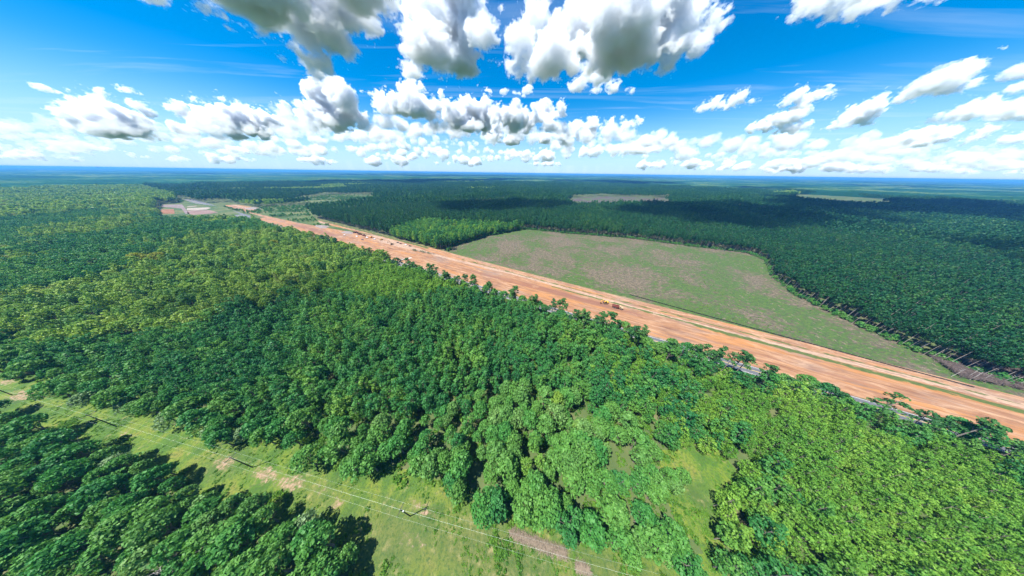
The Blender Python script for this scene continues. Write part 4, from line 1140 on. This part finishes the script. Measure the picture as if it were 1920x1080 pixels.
def cloud(name, lobes, label, seed, vox=110, mat=None, base=None, sub=((11, .42), (9, .40)), kind=None, group=None, puff=.25, zs=.65):
    """lobes: (x, y, z, r) in metres"""
    rgc = np.random.default_rng(seed); S = [tuple(l) for l in lobes]; lv = S[:]
    for n, fr in sub:
        new = []
        for (x, y, z, r) in lv:
            for j in range(n):
                d = rgc.normal(size=3); d[2] = d[2] * .9 + .12; d /= np.linalg.norm(d)
                q = r * fr * rgc.uniform(.5, 1.2); c_ = np.array((x, y, z)) + d * np.array((1, 1, zs)) * r * rgc.uniform(.75, 1.0)
                new.append((*c_, q))
        S += new; lv = new
    A = np.array(S)
    O = A[:len(lobes), :3].mean(0)
    V = (IV[None] * np.array((1, 1, zs)) * A[:, 3][:, None, None] + (A[:, :3] - O)[:, None, :]).reshape(-1, 3)
    if base is not None:
        bz = base - O[2]; V[:, 2] = np.where(V[:, 2] < bz, bz + (V[:, 2] - bz) * .22, V[:, 2])
    Fc = (IF[None] + (np.arange(len(S)) * len(IV))[:, None, None]).reshape(-1, 3)
    h = bpy.data.objects.new('cloud_shape', mesh_np('cloud_shape', V, [Fc])); h.location = O
    rm = float(np.mean([l[3] for l in lobes])); rbig = float(max(l[3] for l in lobes))
    tx = bpy.data.textures.new('puffs', 'CLOUDS'); tx.noise_scale = rm * .6; tx.noise_depth = 5
    vol = bpy.data.volumes.new(name); o = link(name, vol, None, tuple(O))
    m_ = o.modifiers.new('fill', 'MESH_TO_VOLUME'); m_.object = h; m_.resolution_mode = 'VOXEL_AMOUNT'; m_.voxel_amount = vox; m_.interior_band_width = rm * .6; m_.density = 1
    d_ = o.modifiers.new('billow', 'VOLUME_DISPLACE'); d_.texture = tx; d_.strength = rm * puff; d_.texture_map_mode = 'LOCAL'
    vol.materials.append(mat or vapour_for(rm))
    return tag(o, label, None if kind == 'stuff' else 'cloud', group, kind)
def px_lobes(L, D=None, zc=None, seed=0, depth=.6):
    """lobes seen at (px, py, r): on an upright bank D metres off, or on a deck at height zc"""
    rgc = np.random.default_rng(seed); out = []
    for (x, y, r) in L:
        q = ray(x, y)
        t = D / math.hypot(q[0], q[1]) if D else (zc - CAM_H) / max(q[2], .05)
        rad = r * t / F
        t2 = t + rgc.uniform(-depth, depth) * rad
        out.append((q[0] * t2, q[1] * t2, q[2] * t2 + CAM_H, rad))
    return out
BIG = [
 ('big cloud with a broad grey underside at the top left', dict(D=3200), [(385, 15, 34), (425, 52, 26), (470, 15, 55), (480, 62, 24), (540, 25, 60), (552, 82, 30), (600, 45, 60), (665, 25, 52), (640, 88, 36), (590, 110, 42), (530, 112, 18), (600, 145, 26), (662, 100, 24), (450, -50, 80), (550, -50, 90), (660, -50, 70), (715, 0, 30)], 150),
 ('white ragged cloud at the top, left of the largest cloud', dict(D=3600), [(800, 20, 50), (850, 50, 62), (800, 85, 52), (862, 105, 50), (905, 60, 38), (900, 20, 30), (770, 130, 30), (830, 140, 26), (758, 45, 14), (940, 15, 18), (850, -40, 60)], 140),
 ('largest cloud, white topped with a dark grey belly, at the top centre', dict(D=3300), [(975, 70, 40), (960, 120, 32), (1010, 35, 45), (1040, 105, 52), (1000, 130, 34), (1090, 55, 66), (1110, 120, 46), (1170, 40, 72), (1180, 105, 54), (1240, 55, 60), (1250, 115, 38), (1300, 75, 42), (1215, 140, 24), (1330, 40, 44), (1370, 15, 28), (1040, 160, 16), (1290, 20, 50), (1150, -40, 80), (1270, -40, 70)], 170),
 ('grey flat-bottomed cloud cut by the top edge, right of centre', dict(D=2900), [(1530, 5, 34), (1570, 20, 30), (1620, 8, 34), (1680, -5, 32), (1740, -5, 26), (1790, -8, 20), (1560, -30, 45), (1650, -40, 45), (1545, 38, 12)], 120),
 ('small ragged cloud just under the belly of the largest cloud', dict(zc=1500), [(1085, 158, 22), (1120, 150, 26), (1150, 162, 18), (1115, 172, 14), (1180, 172, 12)], 80),
 ('tiny white puff below the largest cloud, left one', dict(zc=1500), [(944, 173, 8), (950, 168, 6)], 40),
 ('tiny white puff below the largest cloud, right one', dict(zc=1500), [(987, 172, 9), (992, 165, 8), (982, 180, 5)], 40),
 ('tall towering white cloud low on the left', dict(D=9000), [(187, 172, 15), (190, 192, 20), (180, 215, 30), (160, 225, 28), (215, 225, 30), (245, 225, 26), (262, 205, 18), (270, 225, 18), (140, 238, 20), (200, 245, 30), (105, 233, 14), (90, 232, 10)], 130),
 ('layered white cloud bank right of the tower on the left', dict(D=9500), [(335, 205, 18), (370, 195, 16), (420, 200, 20), (460, 210, 20), (380, 225, 24), (430, 232, 30), (480, 230, 28), (510, 225, 20), (345, 245, 18), (530, 205, 16)], 120),
 ('rounded white cloud with a flat blue-grey base under the big left cloud', dict(D=7000), [(605, 190, 34), (640, 180, 28), (585, 215, 28), (625, 220, 34), (660, 215, 26), (590, 240, 18)], 110),
 ('puffy white cloud with a shaded base at the middle left', dict(D=6500), [(712, 190, 22), (735, 200, 28), (775, 180, 30), (770, 205, 34), (805, 205, 26), (830, 195, 20), (720, 215, 20)], 120),
 ('long heaped cloud at the middle of the sky', dict(D=7000), [(850, 215, 24), (875, 205, 26), (905, 215, 28), (935, 215, 22), (870, 235, 24), (910, 238, 20), (1000, 215, 20), (965, 220, 26), (1020, 210, 22), (1050, 205, 18), (1030, 230, 20), (990, 235, 18), (1068, 200, 8)], 140),
 ('heaped cloud low over the horizon right of the middle', dict(D=9500), [(930, 248, 20), (1080, 245, 18), (1110, 240, 18), (1140, 242, 16), (1170, 238, 16), (1190, 232, 14), (1060, 262, 16), (1020, 262, 16), (960, 262, 18)], 110),
 ('small dark grey cloud alone on the right', dict(D=6000), [(1315, 205, 12), (1340, 197, 15), (1365, 198, 15), (1385, 185, 15), (1398, 175, 10), (1410, 192, 9), (1425, 187, 6)], 80),
 ('white cloud with two tufts right of the small grey one', dict(D=7000), [(1475, 190, 12), (1495, 178, 14), (1520, 185, 15), (1545, 175, 14), (1558, 178, 10), (1500, 200, 14)], 80),
 ('slanting white cloud right of the small grey one, lower piece', dict(D=8000), [(1415, 238, 13), (1440, 232, 16), (1470, 222, 18), (1495, 215, 17), (1485, 245, 15), (1505, 238, 13), (1460, 245, 12)], 90),
 ('long cloud climbing to the right, white head on top', dict(D=6000), [(1825, 130, 18), (1800, 138, 24), (1765, 150, 26), (1735, 165, 24), (1780, 165, 22), (1820, 155, 16), (1705, 180, 18), (1680, 190, 14)], 120),
 ('white tail of cloud leading up to the long climbing cloud', dict(D=7500), [(1650, 185, 13), (1635, 200, 18), (1610, 212, 20), (1650, 205, 14), (1585, 228, 18), (1560, 240, 14), (1620, 228, 15)], 100),
 ('white cloud with a flat base at the right edge', dict(D=6000), [(1765, 222, 14), (1800, 212, 20), (1840, 205, 24), (1880, 210, 24), (1915, 205, 26), (1950, 210, 26), (1860, 222, 16)], 110),
 ('small white cloud at the right edge above the flat-based one', dict(D=6500), [(1900, 135, 14), (1925, 130, 16), (1912, 165, 14), (1940, 160, 18)], 70),
 ('long low cloud near the right edge', dict(D=9000), [(1690, 262, 16), (1720, 255, 18), (1750, 258, 20), (1780, 250, 16), (1850, 245, 16), (1820, 262, 14), (1900, 262, 18)], 100),
 ('thin white scrap of cloud high on the left', dict(D=9000), [(68, 162, 6), (82, 166, 8), (98, 170, 6), (112, 174, 4)], 40),
 ('small white scrap of cloud right of the tower', dict(D=9000), [(230, 167, 8), (242, 171, 8), (262, 176, 5)], 40),
]
for i, (lb, kw, L, vox) in enumerate(BIG):
    lobes = px_lobes([(x, y, r * 1.17) for x, y, r in L], seed=i, **kw)
    lo_ = min(l[2] - .35 * l[3] for l in lobes)
    cloud('cloud', lobes, lb, 50 + i, int(vox * (1.9 if vox > 135 else 1.4)), zs=.65 if kw.get('D', 0) < 4000 else .95, base=lo_ if 'D' in kw else kw['zc'] - .3 * np.mean([l[3] for l in lobes]))
# the crowded small clouds in the far distance
rgc = np.random.default_rng(77); SM = []
for i in range(210):
    x = rgc.uniform(-60, 1980); f = rgc.random()
    hz = 311 + .0149 * x
    y = hz - 13 - (66 if x < 1250 else 50) * f ** 1.2
    SM.append((x, y, hz, f))
for i in range(36):
    x = rgc.uniform(500, 1300); f = rgc.uniform(.5, 1.15); SM.append((x, 311 + .0149 * x - 13 - 66 * f, 311 + .0149 * x, f))
SM.sort()
for i, (x, y, hz, f) in enumerate(SM):
    D = min(1150 / math.tan(math.radians(max(2.6, (hz - y) * .115))), 26000)
    w = rgc.uniform(18, 75) * (.55 + .45 * f)
    k = rgc.integers(4, 8)
    L = [(x + w * rgc.uniform(-1, 1), y - abs(rgc.normal()) * w * .13, w * rgc.uniform(.12, .30)) for _ in range(k)]
    cloud('cloud', px_lobes(L, D=D, seed=i), 'small far cloud low over the horizon, %s from the left' % ordinal(i).replace(' closest', '').replace('closest', 'first'), 300 + i, 48, far_, None, ((7, .5),), None, 'small far clouds crowded above the horizon', .4, .8)
# heaps overhead, out of the frame, whose shade falls on the land
off = SUN_DIR * ((1300 - 15) / SUN_DIR.z)
SH = [(680, 600, 480, 190), (1550, 820, 600, 260), (-60, 680, 260, 130), (-1500, 2300, 800, 400), (-270, 130, 90, 35), (800, 245, 190, 85)]
for i, (cx, cy, rx, ry) in enumerate(SH):
    r2 = np.random.default_rng(60 + i); L = []
    for k in range(9):
        th = k * 2.4; q = math.sqrt((k + .5) / 9)
        L.append((cx + off.x + rx * q * .8 * math.cos(th), cy + off.y + ry * q * .8 * math.sin(th), 1300 + r2.uniform(0, 60), min(rx, ry) * r2.uniform(.6, .8)))
    cloud('cloud', L, 'cloud overhead that shades the %s' % ['forest right of the field', 'far right forest', 'forest behind the field', 'far left forest', 'left woods', 'right edge forest', 'middle of the field', 'right part of the field'][i], 90 + i, 60, thin_, None, ((6, .5),))

# ------------------------------------------------------------------ haze
hm, nt, p = new_mat('haze_air')
nt.nodes.remove(p)
pv = nt.nodes.new('ShaderNodeVolumePrincipled')
pv.inputs['Color'].default_value = (.12, .43, .97, 1); pv.inputs['Density'].default_value = .00009; pv.inputs['Anisotropy'].default_value = .0
nt.links.new(pv.outputs[0], nt.nodes['Material Output'].inputs['Volume'])
o = MB().box((0, 16400, 58), (86000, 51600, 118)).build('haze', hm)
tag(o, None, None, None, 'stuff')
